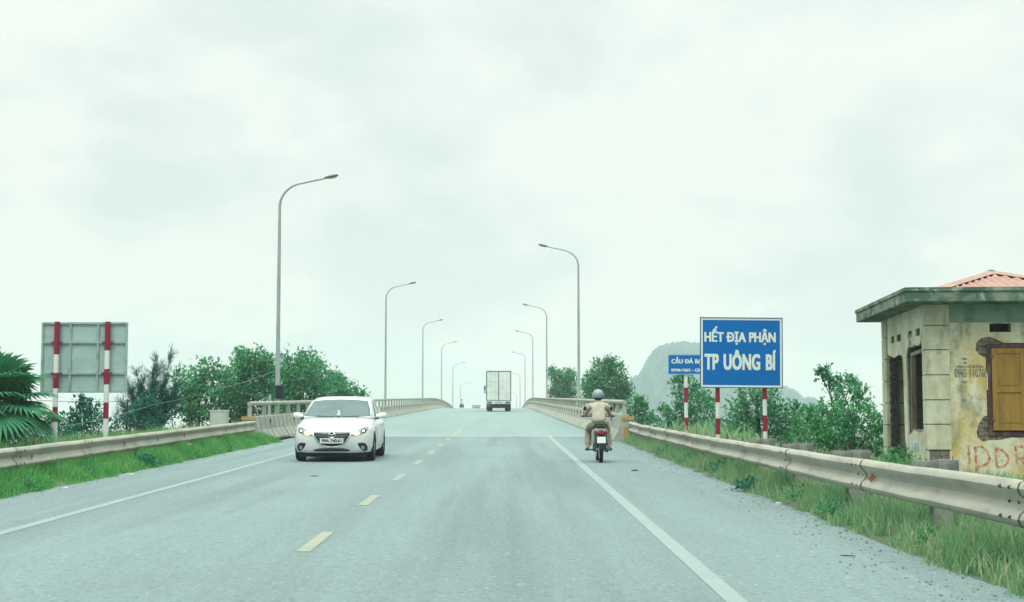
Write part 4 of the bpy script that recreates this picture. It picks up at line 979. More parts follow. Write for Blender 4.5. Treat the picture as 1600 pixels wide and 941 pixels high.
# fingers closed round the grips, thumb underneath, nose and ears: added to the same body mesh
xm = MB()
for s, hx in ((-1, -.30), (1, .285)):
    for k in range(4):
        x = hx+s*(-.028+.019*k); L = (.92, 1.0, .96, .80)[k]; dy = -.018*abs(x)/.3
        xm.tube([(x, .928, 1.046), (x, .928+.034*L, 1.040), (x, .928+.042*L, 1.014), (x, .928+.022*L, .994), (x, .925, .990)], [.0095, .009, .0085, .008, .006], 6)
    xm.tube([(hx-s*.035, .90, 1.03), (hx-s*.052, .925, 1.018), (hx-s*.050, .948, 1.002)], [.011, .010, .008], 6)
xm.tube([(-.02, .665, 1.515), (-.02, .692, 1.485), (-.02, .668, 1.475)], [.008, .014, .012], 6)
for s in (-1, 1): xm.tube([(-.02+s*.084, .57, 1.52), (-.02+s*.094, .56, 1.50), (-.02+s*.086, .565, 1.475)], [.014, .016, .010], 6)
bme = bmesh.new(); bme.from_mesh(bdo.data); t_ = xm.mesh('tmp', M['skin'], True); bme.from_mesh(t_); bme.to_mesh(bdo.data); bme.free()
for p in bdo.data.polygons: p.use_smooth = True
for s in (-1, 1):
    MB().lathe([(0, .012), (.009, .006), (.012, 0), (0, -.01)], (-.02+s*.032, .655, 1.52), 'y', 8).build('eye', M['dark'], rider)
    MB().loft([[(s*.258-.008+w*math.cos(a), y, z+h*math.sin(a)) for a in [2*math.pi*k/10 for k in range(10)]] for y, z, w, h in ((.47, .285, .03, .03), (.55, .275, .045, .035), (.66, .27, .05, .03), (.74, .265, .03, .02))], closed=True, caps=True).build('shoe', M['sandal'], rider, smooth=True)
MB().tube([(-.05, .66, 1.455), (-.02, .668, 1.452), (.01, .66, 1.455)], .006, 5).build('mouth', M['rust_red'], rider)
MB().loft([[(-.02+w*math.cos(a), .57+dy+w*1.14*math.sin(a), z) for a in [2*math.pi*k/16 for k in range(16)]] for z, w, dy in ((1.375, .072, -.015), (1.41, .088, -.01), (1.46, .095, -.005))]).build('hair', M['hair'], rider, smooth=True)
# open faced helmet: a dome that comes low over the neck and stops above the brow
hp = MB(); secs = []
for k in range(9):
    ph = R(-38+k*16); zc_ = 1.495+.125*math.sin(ph); rr = .128*math.cos(ph)
    secs.append([(-.02+rr*math.cos(a), .57+rr*1.14*math.sin(a)-.0, max(zc_, 1.545) if (R(35) < a < R(145) and ph < 0.3) else zc_) for a in [2*math.pi*j/28 for j in range(28)]])
hm_ = hp.loft(secs, caps=True).build('helmet', M['helmet'], rider, smooth=True)
MB().tube([(-.02+.105*math.cos(a), .57+.12*math.sin(a), 1.415) for a in [R(150+k*12) for k in range(21)]], .011, 6).build('helmet_trim', M['dark'], hm_, smooth=True)
MB().tube([(-.125, .58, 1.43), (-.06, .64, 1.395), (.02, .64, 1.395), (.085, .58, 1.43)], .007, 5).build('chin_strap', M['dark'], hm_)
# far rider at the crest
fy = 234.0
fr_ = thing('motorbike', 'far motorbike coming over the crest with its rider', 'motorbike', ((721.5-CX)/F*fy, fy, rz(fy)))
for y in (0, 1.2): MB().lathe([(.23, -.04), (.30, 0), (.23, .04)], axis='x', n=18).build('wheel', M['rubber'], fr_, loc=(0, y, .3))
MB().box((0, .7, .62), (.2, .9, .25)).box((0, .1, .75), (.16, .2, .4)).tube([(-.3, .2, 1.0), (.3, .2, 1.0)], .02, 6).build('frame', M['dark'], fr_)
MB().lathe([(0, -.03), (.08, -.02), (.09, .05)], (0, 0, .88), 'y', 10).build('headlight', M['lamp_glass'], fr_)
pr = thing('person', 'far rider in a white top on the motorbike at the crest', 'person', ((721.5-CX)/F*fy, fy, rz(fy)))
skin('body', [((0, .75, .8), (.17, .13)), ((0, .68, 1.05), (.18, .13)), ((0, .62, 1.28), (.17, .11)), ((0, .6, 1.40), .06), ((0, .58, 1.52), .10), ((-.2, .6, 1.26), .07), ((-.34, .45, 1.08), .05), ((-.3, .22, 1.02), .04), ((.2, .6, 1.26), .07), ((.34, .45, 1.08), .05), ((.3, .22, 1.02), .04), ((-.2, .5, .75), .09), ((-.22, .6, .35), .06), ((.2, .5, .75), .09), ((.22, .6, .35), .06)],
     [(0, 1), (1, 2), (2, 3), (3, 4), (2, 5), (5, 6), (6, 7), (2, 8), (8, 9), (9, 10), (0, 11), (11, 12), (0, 13), (13, 14)], M['white'], pr, 1)
MB().lathe([(.12, 1.46), (.125, 1.54), (.09, 1.63), (0, 1.66)], (0, .58, 0), n=14).build('helmet', M['rust'], pr, smooth=True)
MB().tube([(-.12, .78, .80), (-.22, .42, .74), (-.22, .6, .35)], [.13, .11, .08], 8).tube([(.12, .78, .80), (.22, .42, .74), (.22, .6, .35)], [.13, .11, .08], 8).build('trousers', M['dark'], pr, smooth=True)
# ================================================================== VEGETATION
rng = np.random.default_rng(11)
def unit(n):
    v = rng.normal(size=(n, 3)); return v/np.linalg.norm(v, axis=1, keepdims=True)
def leaf_geo(P, D, L, Wd):
    """rhomb leaves folded along the midrib: base P, direction D, length L, width Wd"""
    n = len(P); up = np.array([0, 0, 1.0])
    S = np.cross(D, up+.35*rng.normal(size=(n, 3))); S /= np.linalg.norm(S, axis=1, keepdims=True)+1e-9
    Nn = np.cross(S, D)
    L = L[:, None]; Wd = Wd[:, None]
    V = np.empty((n, 4, 3)); V[:, 0] = P; V[:, 1] = P+D*L*.45+S*Wd*.5+Nn*Wd*.16; V[:, 2] = P+D*L; V[:, 3] = P+D*L*.45-S*Wd*.5+Nn*Wd*.16
    i = np.arange(n)[:, None]*4
    Fc = np.concatenate([i+np.array([[0, 1, 2]]), i+np.array([[0, 2, 3]])])
    return V.reshape(-1, 3), Fc
def tree(name, label, cat, d, base_px, blobs, leaf, ls, dens, seed, trunk_r=.09, group=None, yspread=1.0, sprig=1.0, core=.45):
    """crown of many small leaves spread through clumps; clumps given by where they show in the photo, each with real depth"""
    global rng; rng = np.random.default_rng(seed); rnd = random.Random(seed)
    s = F/d; bx0 = (base_px-CX)/s; gz = terrain(bx0, d)
    root = thing(name, label, cat, (bx0, d, gz), group=group)
    o = Vector((bx0, d, gz)); cen = []
    for px, py, r in blobs:
        c = at(px, py, d)-o; c.y += rnd.uniform(-1, 1)*yspread; cen.append((c, r/s))
    ls *= .86; dens *= 1.9; Vs, Fs, off = [], [], 0
    for c, r in cen:
        n = int(dens*(r**2)*74)+8                        # leaf clusters in this clump
        u = unit(n); rad = core+(1.08-core)*rng.random(n)**.6
        cl = np.array(c)+u*rad[:, None]*np.array([r, r*1.05, r*.95])
        m = 9
        P = np.repeat(cl, m, 0)+rng.normal(size=(n*m, 3))*ls*.75
        D = np.repeat(u, m, 0)*.6+rng.normal(size=(n*m, 3))*.65+np.array([0, 0, -.12]); D /= np.linalg.norm(D, axis=1, keepdims=True)
        sz = ls*(.65+.7*rng.random(n*m)); v, f = leaf_geo(P, D, sz, sz*(.42+.25*rng.random(n*m)))
        Vs.append(v); Fs.append(f+off); off += len(v)
        k = max(2, int(5*sprig))                          # sprigs that stick out of the outline
        for q in range(k):
            dr = unit(1)[0]; dr[2] = abs(dr[2])*1.1; dr /= np.linalg.norm(dr)
            t = np.linspace(.75, 1.15+.45*rng.random(), 12)
            P = np.array(c)+dr*t[:, None]*r+rng.normal(size=(12, 3))*ls*.22; D = dr+rng.normal(size=(12, 3))*.8; D /= np.linalg.norm(D, axis=1, keepdims=True)
            sz = ls*(.6+.6*rng.random(12)); v, f = leaf_geo(P, D, sz, sz*.5); Vs.append(v); Fs.append(f+off); off += len(v)
    tb = MB(); zt_ = np.mean([c.z for c, r in cen])
    fork = Vector((np.mean([c.x for c, r in cen])*.5, 0, max(.3, min(zt_*.45, min(c.z for c, r in cen)))))
    tb.tube([(0, 0, -.3), (fork.x*.4+.05, .04, fork.z*.5), fork], [trunk_r*1.3, trunk_r*1.05, trunk_r*.9], 8)
    for c, r in cen:
        e = c+Vector((0, 0, r*.45)); mid = fork.lerp(e, .5)+Vector((rnd.uniform(-.2, .2), rnd.uniform(-.2, .2), .12*(e-fork).length))
        tb.tube([fork, mid, e], [trunk_r*.6, trunk_r*.35, trunk_r*.1], 5)
        for q in range(3):
            b = mid.lerp(e, rnd.random()); dv = Vector((rnd.uniform(-1, 1), rnd.uniform(-1, 1), rnd.uniform(-.2, 1))).normalized()
            tb.tube([b, b+dv*r*.9], [trunk_r*.2, trunk_r*.06], 4)
    tb.build('trunk', M['bark'], root, smooth=True)
    link('crown', np_mesh('crown', np.concatenate(Vs), np.concatenate(Fs), M[leaf]), root)
    return root
G1, G2 = 'broadleaf trees left of the bridge', 'trees and bushes on the right bank'
tree('broadleaf_tree', 'thin gappy broadleaf tree, leftmost beside the bridge, next to a gap of sky', 'tree', 64, 318, [(300, 600, 26), (283, 612, 16), (322, 582, 20), (333, 600, 22), (318, 622, 28), (292, 640, 18), (342, 640, 26), (310, 650, 20), (278, 630, 10)], 'leaf', .20, .85, 21, group=G1)
tree('broadleaf_tree', 'tallest broadleaf tree left of the bridge, in front of it the pale cabinet', 'tree', 66, 388, [(365, 592, 24), (383, 568, 17), (405, 566, 18), (370, 560, 9), (410, 590, 28), (380, 605, 32), (362, 635, 28), (400, 630, 32), (425, 645, 25), (420, 575, 14)], 'leaf', .20, 1.1, 22, group=G1)
tree('broadleaf_tree', 'dark broadleaf tree directly behind the nearest left lamp pole', 'tree', 70, 460, [(450, 572, 22), (478, 562, 16), (463, 585, 28), (488, 585, 22), (440, 600, 28), (470, 618, 36), (445, 638, 30), (500, 610, 20)], 'leaf', .20, 1.1, 23, group=G1)
tree('broadleaf_tree', 'low broadleaf tree sloping down to the right behind the white car', 'tree', 76, 524, [(508, 590, 17), (525, 602, 16), (540, 612, 13), (556, 614, 9), (515, 622, 24), (540, 632, 20), (505, 640, 22), (566, 622, 6)], 'leaf', .21, 1.0, 24, group=G1)
tree('bush', 'leafy bush between the two posts of the left road sign', 'bush', 47, 128, [(130, 650, 15), (142, 640, 11), (112, 662, 15), (150, 662, 16), (125, 672, 16), (98, 668, 13), (137, 630, 6), (160, 672, 14)], 'leaf_dark', .15, .75, 25, .04, sprig=1.6, yspread=.5)
tree('bush', 'dark low bushes at the foot of the palm behind the left guardrail', 'bush', 40, 72, [(70, 668, 18), (95, 678, 14), (50, 676, 20), (115, 680, 12), (85, 660, 9)], 'leaf_dark', .14, .8, 26, .04, yspread=.5)
tree('bush', 'dark leafy bush at the very left edge of the view', 'bush', 37, 10, [(12, 672, 20), (-10, 665, 22), (35, 676, 16), (-2, 685, 18), (22, 688, 16)], 'leaf', .14, .9, 38, .04, yspread=.4)
tree('bush', 'dark dense bush below the feathery tree at the left guardrail', 'bush', 49, 222, [(200, 650, 18), (222, 640, 20), (245, 650, 20), (215, 665, 22), (250, 668, 16), (188, 668, 15), (235, 625, 13)], 'leaf_dark', .12, 1.0, 27, .05, yspread=.6)
tree('broadleaf_tree', 'slender broadleaf tree left of the nearest right lamp pole, over the railing', 'tree', 165, 882, [(868, 588, 9), (882, 592, 11), (893, 586, 7), (878, 608, 15), (893, 606, 11), (866, 616, 8), (885, 624, 14), (872, 632, 10), (862, 581, 4)], 'leaf', .34, .6, 28, .14, G2)
tree('broadleaf_tree', 'dense round broadleaf tree behind the motorcyclist, right of the lamp pole', 'tree', 112, 945, [(940, 580, 15), (958, 578, 13), (927, 598, 16), (948, 600, 20), (968, 600, 14), (922, 616, 13), (945, 620, 22), (968, 620, 16), (930, 632, 14), (976, 610, 8), (950, 568, 6)], 'leaf', .27, 1.1, 29, .14, G2)
tree('bush', 'round green bush just beyond the end of the right railing', 'bush', 62, 995, [(992, 636, 13), (1004, 648, 12), (982, 650, 11), (996, 656, 15), (1012, 652, 7), (1000, 628, 5)], 'leaf', .16, 1.1, 30, .05, G2, yspread=.5)
tree('broadleaf_tree', 'open branched tree behind the small blue sign', 'tree', 60, 1075, [(1056, 602, 9), (1068, 592, 6), (1078, 606, 11), (1095, 618, 12), (1062, 622, 13), (1085, 635, 17), (1048, 650, 11), (1066, 650, 16), (1100, 648, 13), (1040, 643, 7), (1110, 630, 8), (1080, 665, 15), (1050, 668, 12), (1112, 660, 10)], 'leaf', .17, .62, 31, .07, G2, yspread=.8, sprig=1.5)
tree('bush', 'wide grey green bush behind the right post of the large blue sign', 'bush', 52, 1190, [(1165, 622, 17), (1188, 614, 15), (1150, 640, 16), (1210, 628, 16), (1180, 645, 22), (1225, 645, 16), (1155, 664, 16), (1205, 662, 20), (1140, 670, 12), (1240, 660, 14), (1248, 640, 8), (1170, 678, 16), (1215, 680, 16), (1145, 680, 12)], 'leaf', .17, .95, 32, .06, G2, yspread=.7)
tree('bush', 'low pale bush between the large blue sign and the bare topped tree', 'bush', 56, 1262, [(1255, 652, 14), (1270, 660, 14), (1245, 670, 14), (1262, 640, 8), (1282, 668, 12), (1255, 684, 15), (1275, 690, 14), (1236, 684, 13)], 'leaf_light', .16, .8, 33, .05, G2, yspread=.5)
tree('bush', 'low green scrub band below the large blue sign behind the guardrail', 'bush', 54, 1150, [(1105, 668, 12), (1125, 672, 13), (1150, 676, 13), (1178, 680, 14), (1205, 684, 14), (1228, 684, 12)], 'leaf_light', .14, 1.0, 36, .04, G2, yspread=.5)
tree('bush', 'low green scrub left of the small blue sign post', 'bush', 60, 1035, [(1018, 660, 10), (1036, 662, 11), (1052, 668, 10), (1090, 668, 11)], 'leaf', .14, 1.0, 37, .04, G2, yspread=.5)
tree('broadleaf_tree', 'thin gappy tree with a leafy shoot leaning left, left of the ochre hut', 'tree', 43, 1325, [(1281, 582, 2.5), (1291, 580, 4), (1297, 589, 5), (1305, 600, 8), (1316, 599, 7), (1328, 596, 7), (1340, 600, 6), (1345, 611, 7), (1305, 615, 7), (1330, 615, 8), (1315, 628, 10), (1340, 630, 10), (1350, 640, 9)], 'leaf', .13, .85, 34, .05, G2, yspread=.5, sprig=.8, core=.2)
tree('bush', 'bright dense bush against the left side of the ochre hut', 'bush', 40, 1330, [(1290, 652, 18), (1318, 650, 22), (1348, 652, 20), (1368, 662, 15), (1300, 678, 22), (1335, 684, 26), (1365, 688, 20), (1282, 672, 15), (1378, 700, 14), (1310, 700, 18), (1375, 660, 10), (1290, 705, 18), (1340, 710, 20), (1268, 692, 14)], 'leaf_light', .13, 1.7, 35, .04, G2, yspread=.6, core=.2)
# feathery casuarina
def casuarina():
    global rng; rng = np.random.default_rng(77); d = 50; s = F/d
    bx0 = (232-CX)/s; gz = terrain(bx0, d); o = np.array([bx0, d, gz])
    root = thing('feathery_tree', 'wispy needle leaved tree leaning right beside the back of the road sign', 'tree', tuple(o))
    tb = MB(); P, D = [], []
    def branch(pts, r, dens):
        pts = [Vector(p) for p in pts]; tb.tube(pts, [r*(1-k/len(pts)*.85) for k in range(len(pts))], 5)
        for a, b in zip(pts[:-1], pts[1:]):
            n = int((b-a).length*dens); t = rng.random(n)[:, None]
            P.append(np.array(a)+t*np.array(b-a)+rng.normal(size=(n, 3))*.03)
            dd = np.array((b-a).normalized())*1.0+rng.normal(size=(n, 3))*.45+np.array([0, 0, .1]); D.append(dd/np.linalg.norm(dd, axis=1, keepdims=True))
    rnd = random.Random(3)
    for px, py, w in ((268, 546, .5), (240, 575, .9), (222, 600, 1), (205, 612, 1), (255, 600, 1), (262, 620, .8), (245, 560, .6), (214, 580, .4), (283, 572, .35), (200, 600, .5), (275, 610, .6), (190, 630, .7)):
        e = Vector(at(px, py, d+rnd.uniform(-.6, .6)))-Vector(o); b = Vector(((px-232)/s*.25, 0, 0))
        pts = [b.lerp(e, t)+Vector((math.sin(t*3)*.05, 0, .18*math.sin(t*3.1))) for t in np.linspace(0, 1, 8)]
        branch(pts, .018, 200*w)
        for k in range(int(15*w)+3):
            t = .15+.8*rnd.random(); i = int(t*7); q = pts[i].lerp(pts[min(i+1, 7)], t*7-i)
            L = (1.05-t)*.75+.18; dv = (e-b).normalized()*.8+Vector((rnd.uniform(-1, 1), rnd.uniform(-1, 1), rnd.uniform(-.1, .5)))
            q2 = q+dv.normalized()*L; branch([q, q.lerp(q2, .5)+Vector((0, 0, .03)), q2], .004, 120)
    tb.build('trunk', M['bark'], root)
    P = np.concatenate(P); D = np.concatenate(D); n = len(P)
    v, f = leaf_geo(P, D, .12+.16*rng.random(n), np.full(n, .014)); link('crown', np_mesh('crown', v, f, M['needle']), root)
casuarina()
# fan palm
def fan_palm(px, py, d, n, label, seed, R0=1.25):
    rnd = random.Random(seed); c = at(px, py, d); gz = terrain(c.x, d)
    root = thing('fan_palm', label, 'palm', (c.x, d, gz)); top = c.z-gz
    pr_ = [(.17+.02*(k % 2), top*k/10-.2) for k in range(11)]
    MB().lathe(pr_+[(.1, top)], n=12).build('trunk', M['bark'], root)
    for k in range(n):
        az = k*2.39996+rnd.uniform(-.2, .2); el = R(86)-R(108)*(k/n)**1.25+rnd.uniform(-.1, .1)
        dv = Vector((math.cos(az)*math.cos(el), math.sin(az)*math.cos(el), math.sin(el)))
        st = rnd.uniform(.55, .8)*R0; p0_ = Vector((0, 0, top)); p1 = p0_+dv*st+Vector((0, 0, -.10*st))
        ax = (dv+Vector((0, 0, -.25))).normalized(); sd_ = ax.cross(Vector((0, 0, 1))).normalized(); nn_ = sd_.cross(ax)
        m = MB(); m.tube([p0_, p0_.lerp(p1, .5)+Vector((0, 0, .03)), p1], [.022, .016, .012], 5)
        L0 = rnd.uniform(.75, 1.0)*R0
        for j in range(30):                              # folded ribbon segments of the fan, split towards the tips
            a = R(-128+256*j/29); dl = (ax*math.cos(a)+sd_*math.sin(a)+nn_*.18*abs(math.sin(a))).normalized()
            L = L0*(1-.18*abs(a)/2.2)*rnd.uniform(.9, 1.05); wv = (dl.cross(nn_)).normalized()
            q = [p1+dl*L*t+Vector((0, 0, -.30*L*t**3)) for t in (0, .35, .7, 1.0)]; wd = [.008, .042*R0, .034*R0, .002]
            m.loft([[x+wv*w, x+nn_*w*.5, x-wv*w] for x, w in zip(q, wd)])
        m.build('frond', M['palm'], root, fixn=False)
fan_palm(-4, 640, 33.5, 36, 'big fan palm at the left edge of the view behind the guardrail', 4, 1.06)
fan_palm(-70, 620, 36, 26, 'second fan palm mostly outside the left edge of the view', 9, 1.2)
# grass verges
def grass(name, label, n, xr, yr, hr, m, seed, lean=.35, edge=None, wd=.011):
    global rng; rng = np.random.default_rng(seed)
    X = rng.uniform(*xr, n); Y = yr[0]+(yr[1]-yr[0])*rng.random(n)**1.0
    cl = np.sin(X*2.3+Y*1.1)*np.sin(Y*.8-X*1.7)+.5*np.sin(Y*3.1+X*4.2)
    keep = rng.random(n) < .62+.35*cl
    if edge is not None: keep &= edge(X, Y)
    X, Y, cl = X[keep], Y[keep], cl[keep]; n = len(X)
    Z = np.array([terrain(x, y) for x, y in zip(X, Y)])-.02
    H = hr[0]+(hr[1]-hr[0])*rng.random(n)**1.4; H *= .75+.35*(cl+1)/2
    if edge is not None and xr[0] < 0: H *= np.clip((-6.95-X)/.7, .3, 1)
    elif xr[0] > 0 and edge is not None: H *= np.clip((X-3.55)/.6, .3, 1)
    a = rng.uniform(0, 2*np.pi, n); dv = np.stack([np.cos(a), np.sin(a)], 1); l = lean*(.3+rng.random(n))
    w = wd*(.7+.7*rng.random(n)); b = a+np.pi/2+rng.normal(size=n)*.4; wx, wy = np.cos(b)*w, np.sin(b)*w
    V = np.empty((n, 5, 3))
    for i, (t, k) in enumerate(((0, 1), (0, -1), (.55, .8), (.55, -.8), (1, 0))):
        V[:, i, 0] = X+dv[:, 0]*l*H*t*t+wx*k; V[:, i, 1] = Y+dv[:, 1]*l*H*t*t+wy*k; V[:, i, 2] = Z+H*(t-.18*l*t*t)
    i = np.arange(n)[:, None]*5
    Fc = np.concatenate([i+np.array([[0, 1, 3]]), i+np.array([[0, 3, 2]]), i+np.array([[2, 3, 4]])])
    o = link(name, np_mesh(name, V.reshape(-1, 3), Fc, M[m])); return tag(o, label, 'grass', kind='stuff')
eR = lambda X, Y: X > 3.74+.13*np.sin(Y*1.3)+.12*np.sin(Y*3.7)+.08*np.sin(Y*8.1)
eL = lambda X, Y: X < -7.06-.10*np.sin(Y*1.1)-.08*np.sin(Y*3.3)
grass('verge_grass', 'green grass along the foot of the right guardrail', 130000, (3.6, 5.2), (8, 50), (.10, .46), 'grass_dry', 51, .5, eR, .0065)
grass('verge_grass', 'taller grass on the bank behind the right guardrail', 42000, (4.6, 9), (9, 52), (.10, .30), 'grass_dry', 52, .5)
grass('verge_grass', 'bright green grass along the foot of the left guardrail', 110000, (-8.1, -6.9), (17, 50), (.10, .42), 'grass', 53, .5, eL, .008)
grass('verge_grass', 'tall grass behind the left guardrail under the road sign', 52000, (-13, -8.1), (22, 54), (.2, .62), 'grass', 54, .45)
grass('seed_grass', 'pale dry seed stalks behind the right guardrail', 1500, (4.6, 7.5), (12, 50), (.35, .6), 'grass_pale', 55, .7, None, .006)
grass('seed_grass', 'pale dry seed stalks behind the left guardrail', 4000, (-11.5, -8.3), (24, 52), (.4, .75), 'grass_pale', 56, .5, None, .006)
grass('straw_grass', 'dry straw stalks mixed into the right verge grass', 2600, (3.75, 5.0), (8, 48), (.15, .5), 'grass_pale', 59, .9, None, .004)
grass('meadow_grass', 'low scrub grass on the lower ground left of the bridge', 30000, (-24, -12), (30, 75), (.4, 1.2), 'grass', 57, .5, None, .03)
grass('meadow_grass', 'low scrub grass on the lower ground right of the bridge', 30000, (5, 18), (44, 75), (.3, .8), 'grass_dry', 58, .5, None, .03)
# leafy weeds
def weed(px, py, d, r, label, leaf='leaf', seed=1, ls=.07, x=None):
    global rng; rng = np.random.default_rng(seed); c = at(px, py, d); gz = terrain(c.x, d)
    root = thing('weed', label, 'weed', (c.x, d, gz)); h = max(.15, c.z-gz)
    n = int(190*r*r/.09)+40; u = unit(n); u[:, 2] = np.abs(u[:, 2]); rad = .35+.7*rng.random(n)
    P = u*rad[:, None]*np.array([r, r, h*1.25]); D = u+rng.normal(size=(n, 3))*.6; D /= np.linalg.norm(D, axis=1, keepdims=True)
    v, f = leaf_geo(P, D, ls*(.7+.6*rng.random(n)), ls*(.4+.3*rng.random(n))); link('leaves', np_mesh('leaves', v, f, M[leaf]), root)
    tb = MB()
    for k in range(7):
        e = Vector(P[k*3]); tb.tube([(0, 0, 0), e*.5+Vector((0, 0, .04)), e], [.008, .006, .003], 4)
    tb.build('stem', M['bark'], root)
weed(1172, 762, 24, .32, 'dark leafy weed at the road edge below the right guardrail', 'leaf_dark', 61)
weed(1040, 712, 38, .35, 'leafy weed under the far end of the right guardrail', 'leaf', 62)
weed(1130, 722, 28.5, .30, 'leafy weed under the right guardrail below the large blue sign', 'leaf_dark', 63)
weed(1402, 706, 30.2, .40, 'weed growing at the doorway of the ochre hut', 'leaf_light', 64, .09)
weed(1428, 712, 27.4, .26, 'small weed at the corner pillar of the ochre hut', 'leaf_light', 65, .07)
weed(228, 722, 32, .36, 'dark leafy weed at the road edge under the left guardrail', 'leaf_dark', 66)
weed(365, 692, 46, .42, 'leafy weed near the yellow post under the left guardrail', 'leaf_dark', 67)
weed(1385, 715, 26.0, .30, 'weed behind the right guardrail, left of the ochre hut', 'leaf_light', 68, .08)
for q_, (x_, y_, r_) in enumerate(((3.95, 14.5, .16), (3.9, 18.5, .2), (4.0, 21, .22), (3.95, 33, .3), (-7.3, 24, .22), (-7.4, 27.5, .26), (-7.35, 41, .3))):
    weed(CX+x_*F/y_, HY-(rz(y_)+.16-CAMH)*F/y_, y_, r_, ('low leafy weed at the right road edge, %s' if x_ > 0 else 'low leafy weed at the left road edge, %s') %
         ('nearest the viewer', 'second from the viewer', 'third from the viewer', 'below the small blue sign', 'nearest the viewer', 'before the back of the road sign', 'before the pale cabinet')[q_], ('leaf_light', 'leaf')[q_ % 2], 80+q_, .055)
# loose gravel and scraps on the shoulder
def gravel():
    global rng; rng = np.random.default_rng(5); n = 2200
    Y = 9+36*rng.random(n)**1.5; X = np.where(rng.random(n) < .8, 3.75-np.abs(rng.normal(size=n))*.42, -7.05+np.abs(rng.normal(size=n))*.22)
    S = .005+.015*rng.random(n)**5
    base = np.array([[1, 0, -.3], [-.5, .87, -.3], [-.5, -.87, -.3], [.55, .3, .5], [-.5, .3, .6], [0, -.55, .5]])
    V = base[None]*S[:, None, None]*(.7+.6*rng.random((n, 6, 1)))
    Z = np.array([max(rz(y), terrain(x, y)) for x, y in zip(X, Y)])+S*.25
    V += np.stack([X, Y, Z], 1)[:, None]
    fc = np.array([[3, 4, 5], [0, 1, 3], [1, 4, 3], [1, 2, 4], [2, 5, 4], [2, 0, 5], [0, 3, 5]])
    Fc = (np.arange(n)[:, None, None]*6+fc[None]).reshape(-1, 3)
    tag(link('gravel', np_mesh('gravel', V.reshape(-1, 3), Fc, M['gravel'])), 'loose dark gravel scattered along the shoulders of the road', 'gravel', kind='stuff')
gravel()
def scrap(px, py, s, m, label, seed, stretch=1.0, cat='litter', tz=0.0):
    d = F*CAMH/(py-620); rnd = random.Random(seed); x = (px-CX)/F*d; z = max(rz(d), terrain(x, d))+tz
    s *= .65 if m == 'litter_white' else 1
    b = bmesh.new(); bmesh.ops.create_icosphere(b, subdivisions=2, radius=s)
    for v in b.verts:
        v.co *= rnd.uniform(.65, 1.2); v.co.x *= stretch; v.co.z = max(-.15*s, v.co.z*.5)
    me = bpy.data.meshes.new('litter'); b.to_mesh(me); b.free(); me.materials.append(M[m])
    tag(link('litter', me, None, (x, d, z+.1*s), (0, 0, rnd.uniform(-.4, .4))), label, cat)
scrap(1213, 787, .07, 'litter_white', 'white scrap of paper at the grass edge below the right guardrail', 1)
scrap(1320, 867, .018, 'litter_dark', 'dark stick lying on the right shoulder of the road', 2, 4.5)
scrap(493, 744, .03, 'litter_dark', 'small dark scrap on the road in front of the white car', 3, 2.5)
scrap(258, 724, .09, 'litter_white', 'white litter at the edge of the left grass verge', 4, 1.5)
scrap(206, 741, .06, 'litter_white', 'small pale scrap lying on the left road edge', 5, 2)
scrap(990, 736, .05, 'litter_dark', 'dark stone on the shoulder right of the motorcyclist', 6, 1.6)
scrap(992, 704, .07, 'litter_white', 'white scrap in the grass beside the motorcyclist', 7)
scrap(300, 716, .10, 'litter_white', 'pale litter at the left road edge near the guardrail end', 8, 1.8)
scrap(446, 696, .05, 'litter_white', 'tiny white scrap on the road beside the white car', 9, 2.5)
scrap(108, 762, .05, 'litter_white', 'little white scrap in the left grass edge, nearest the viewer', 10, 1.6)
st_ = at(297, 703, 38); d_ = 38
mk = thing('marker_stub', 'short faded orange marker leaning in the grass below the left guardrail', 'marker', (-7.62, 37.6, terrain(-7.62, 37.6)), (.2, .15, 0))
MB().tube([(0, 0, -.1), (0, 0, .22)], [.10, .08], 8).lathe([(.085, .22), (.06, .27), (0, .28)], n=8).build('shaft', M['orange'], mk, smooth=True)
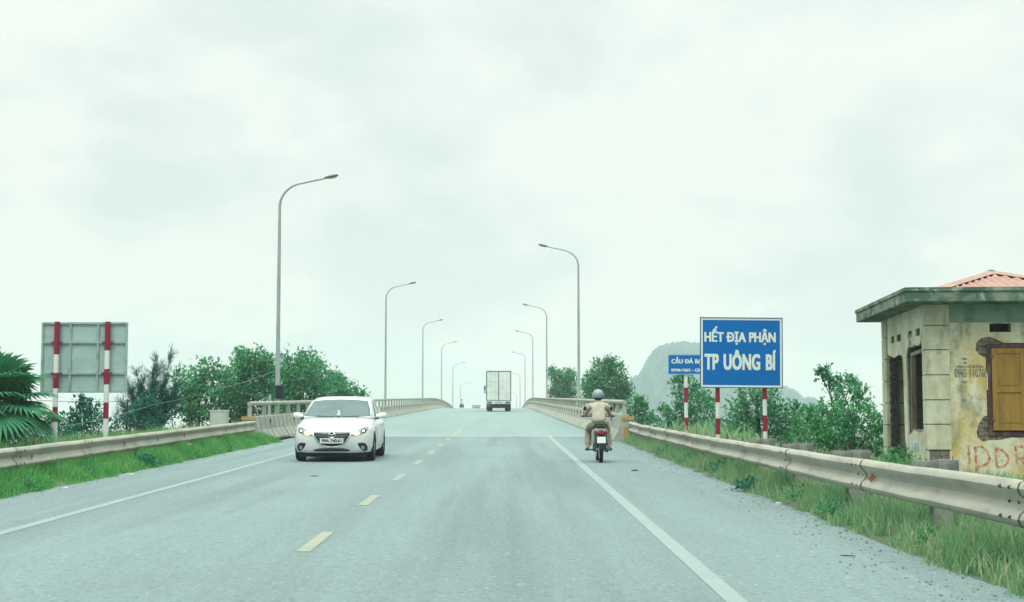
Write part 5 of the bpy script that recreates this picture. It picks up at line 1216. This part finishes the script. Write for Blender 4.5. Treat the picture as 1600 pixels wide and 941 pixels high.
# ================================================================== KARST HILL AND AIR
def hill():
    rnd = np.random.default_rng(8)
    domes = [(109, 905, 33, 50, 5), (88, 895, 15, 38, 4), (135, 910, 30, 42, 3), (160, 915, 24, 25.5, 2.6), (178, 905, 16, 18, 2.6), (196, 900, 14, 9, 2.4), (77, 890, 10, 31, 3), (66, 900, 12, 26, 2.2), (100, 880, 18, 36, 4)]
    def n2(x, y, f, ph): return np.sin(x*f+ph)*np.sin(y*f*1.13+ph*2.1)+.6*np.sin(x*f*2.3+y*f*1.7+ph)+.45*np.sin(x*f*4.9-y*f*3.1+ph*3)+.35*np.sin(x*f*10.3+y*f*8.7+ph*5)
    X, Y = np.meshgrid(np.arange(30, 235, .9), np.arange(858, 960, 1.2)); Z = np.full(X.shape, -4.0)
    for cx_, cy_, r, h, p in domes:
        q = np.sqrt((X-cx_)**2+((Y-cy_)*1.0)**2)/r*(1+.05*n2(X, Y, .12, cx_))
        Z = np.maximum(Z, -4+(h+4)*np.clip(1-q**p, 0, 1)**.75)
    Z += (Z > -3)*(n2(X, Y, .33, 1.0)*.6+n2(X, Y, .9, 2.0)*.4+rnd.normal(size=X.shape)*.5)
    ny, nx = X.shape; V = np.stack([X*1.5, Y*1.5, CAMH+(Z-CAMH)*1.5], -1).reshape(-1, 3)
    i = (np.arange(ny-1)[:, None]*nx+np.arange(nx-1)[None]).ravel()[:, None]
    Fc = np.concatenate([i, i+1, i+nx+1, i+nx], 1)
    tag(link('hill', np_mesh('hill', V, Fc, M['hill'])), 'steep hazy limestone hill covered in forest behind the blue signs', kind='structure')
hill()
hz_ = MB().bx(-1000, 1000, -130, 2000, -9, 90).build('haze', mat('haze_air', (1, 1, 1)))
hm = hz_.data.materials[0]; t = hm.node_tree; t.nodes.clear()
pv = t.nodes.new('ShaderNodeVolumePrincipled'); ou = t.nodes.new('ShaderNodeOutputMaterial')
pv.inputs['Color'].default_value = (.81, .93, .925, 1); pv.inputs['Density'].default_value = .0005; pv.inputs['Anisotropy'].default_value = 0.1
t.links.new(pv.outputs[0], ou.inputs['Volume']); tag(hz_, 'thin pale haze in the air', kind='stuff')
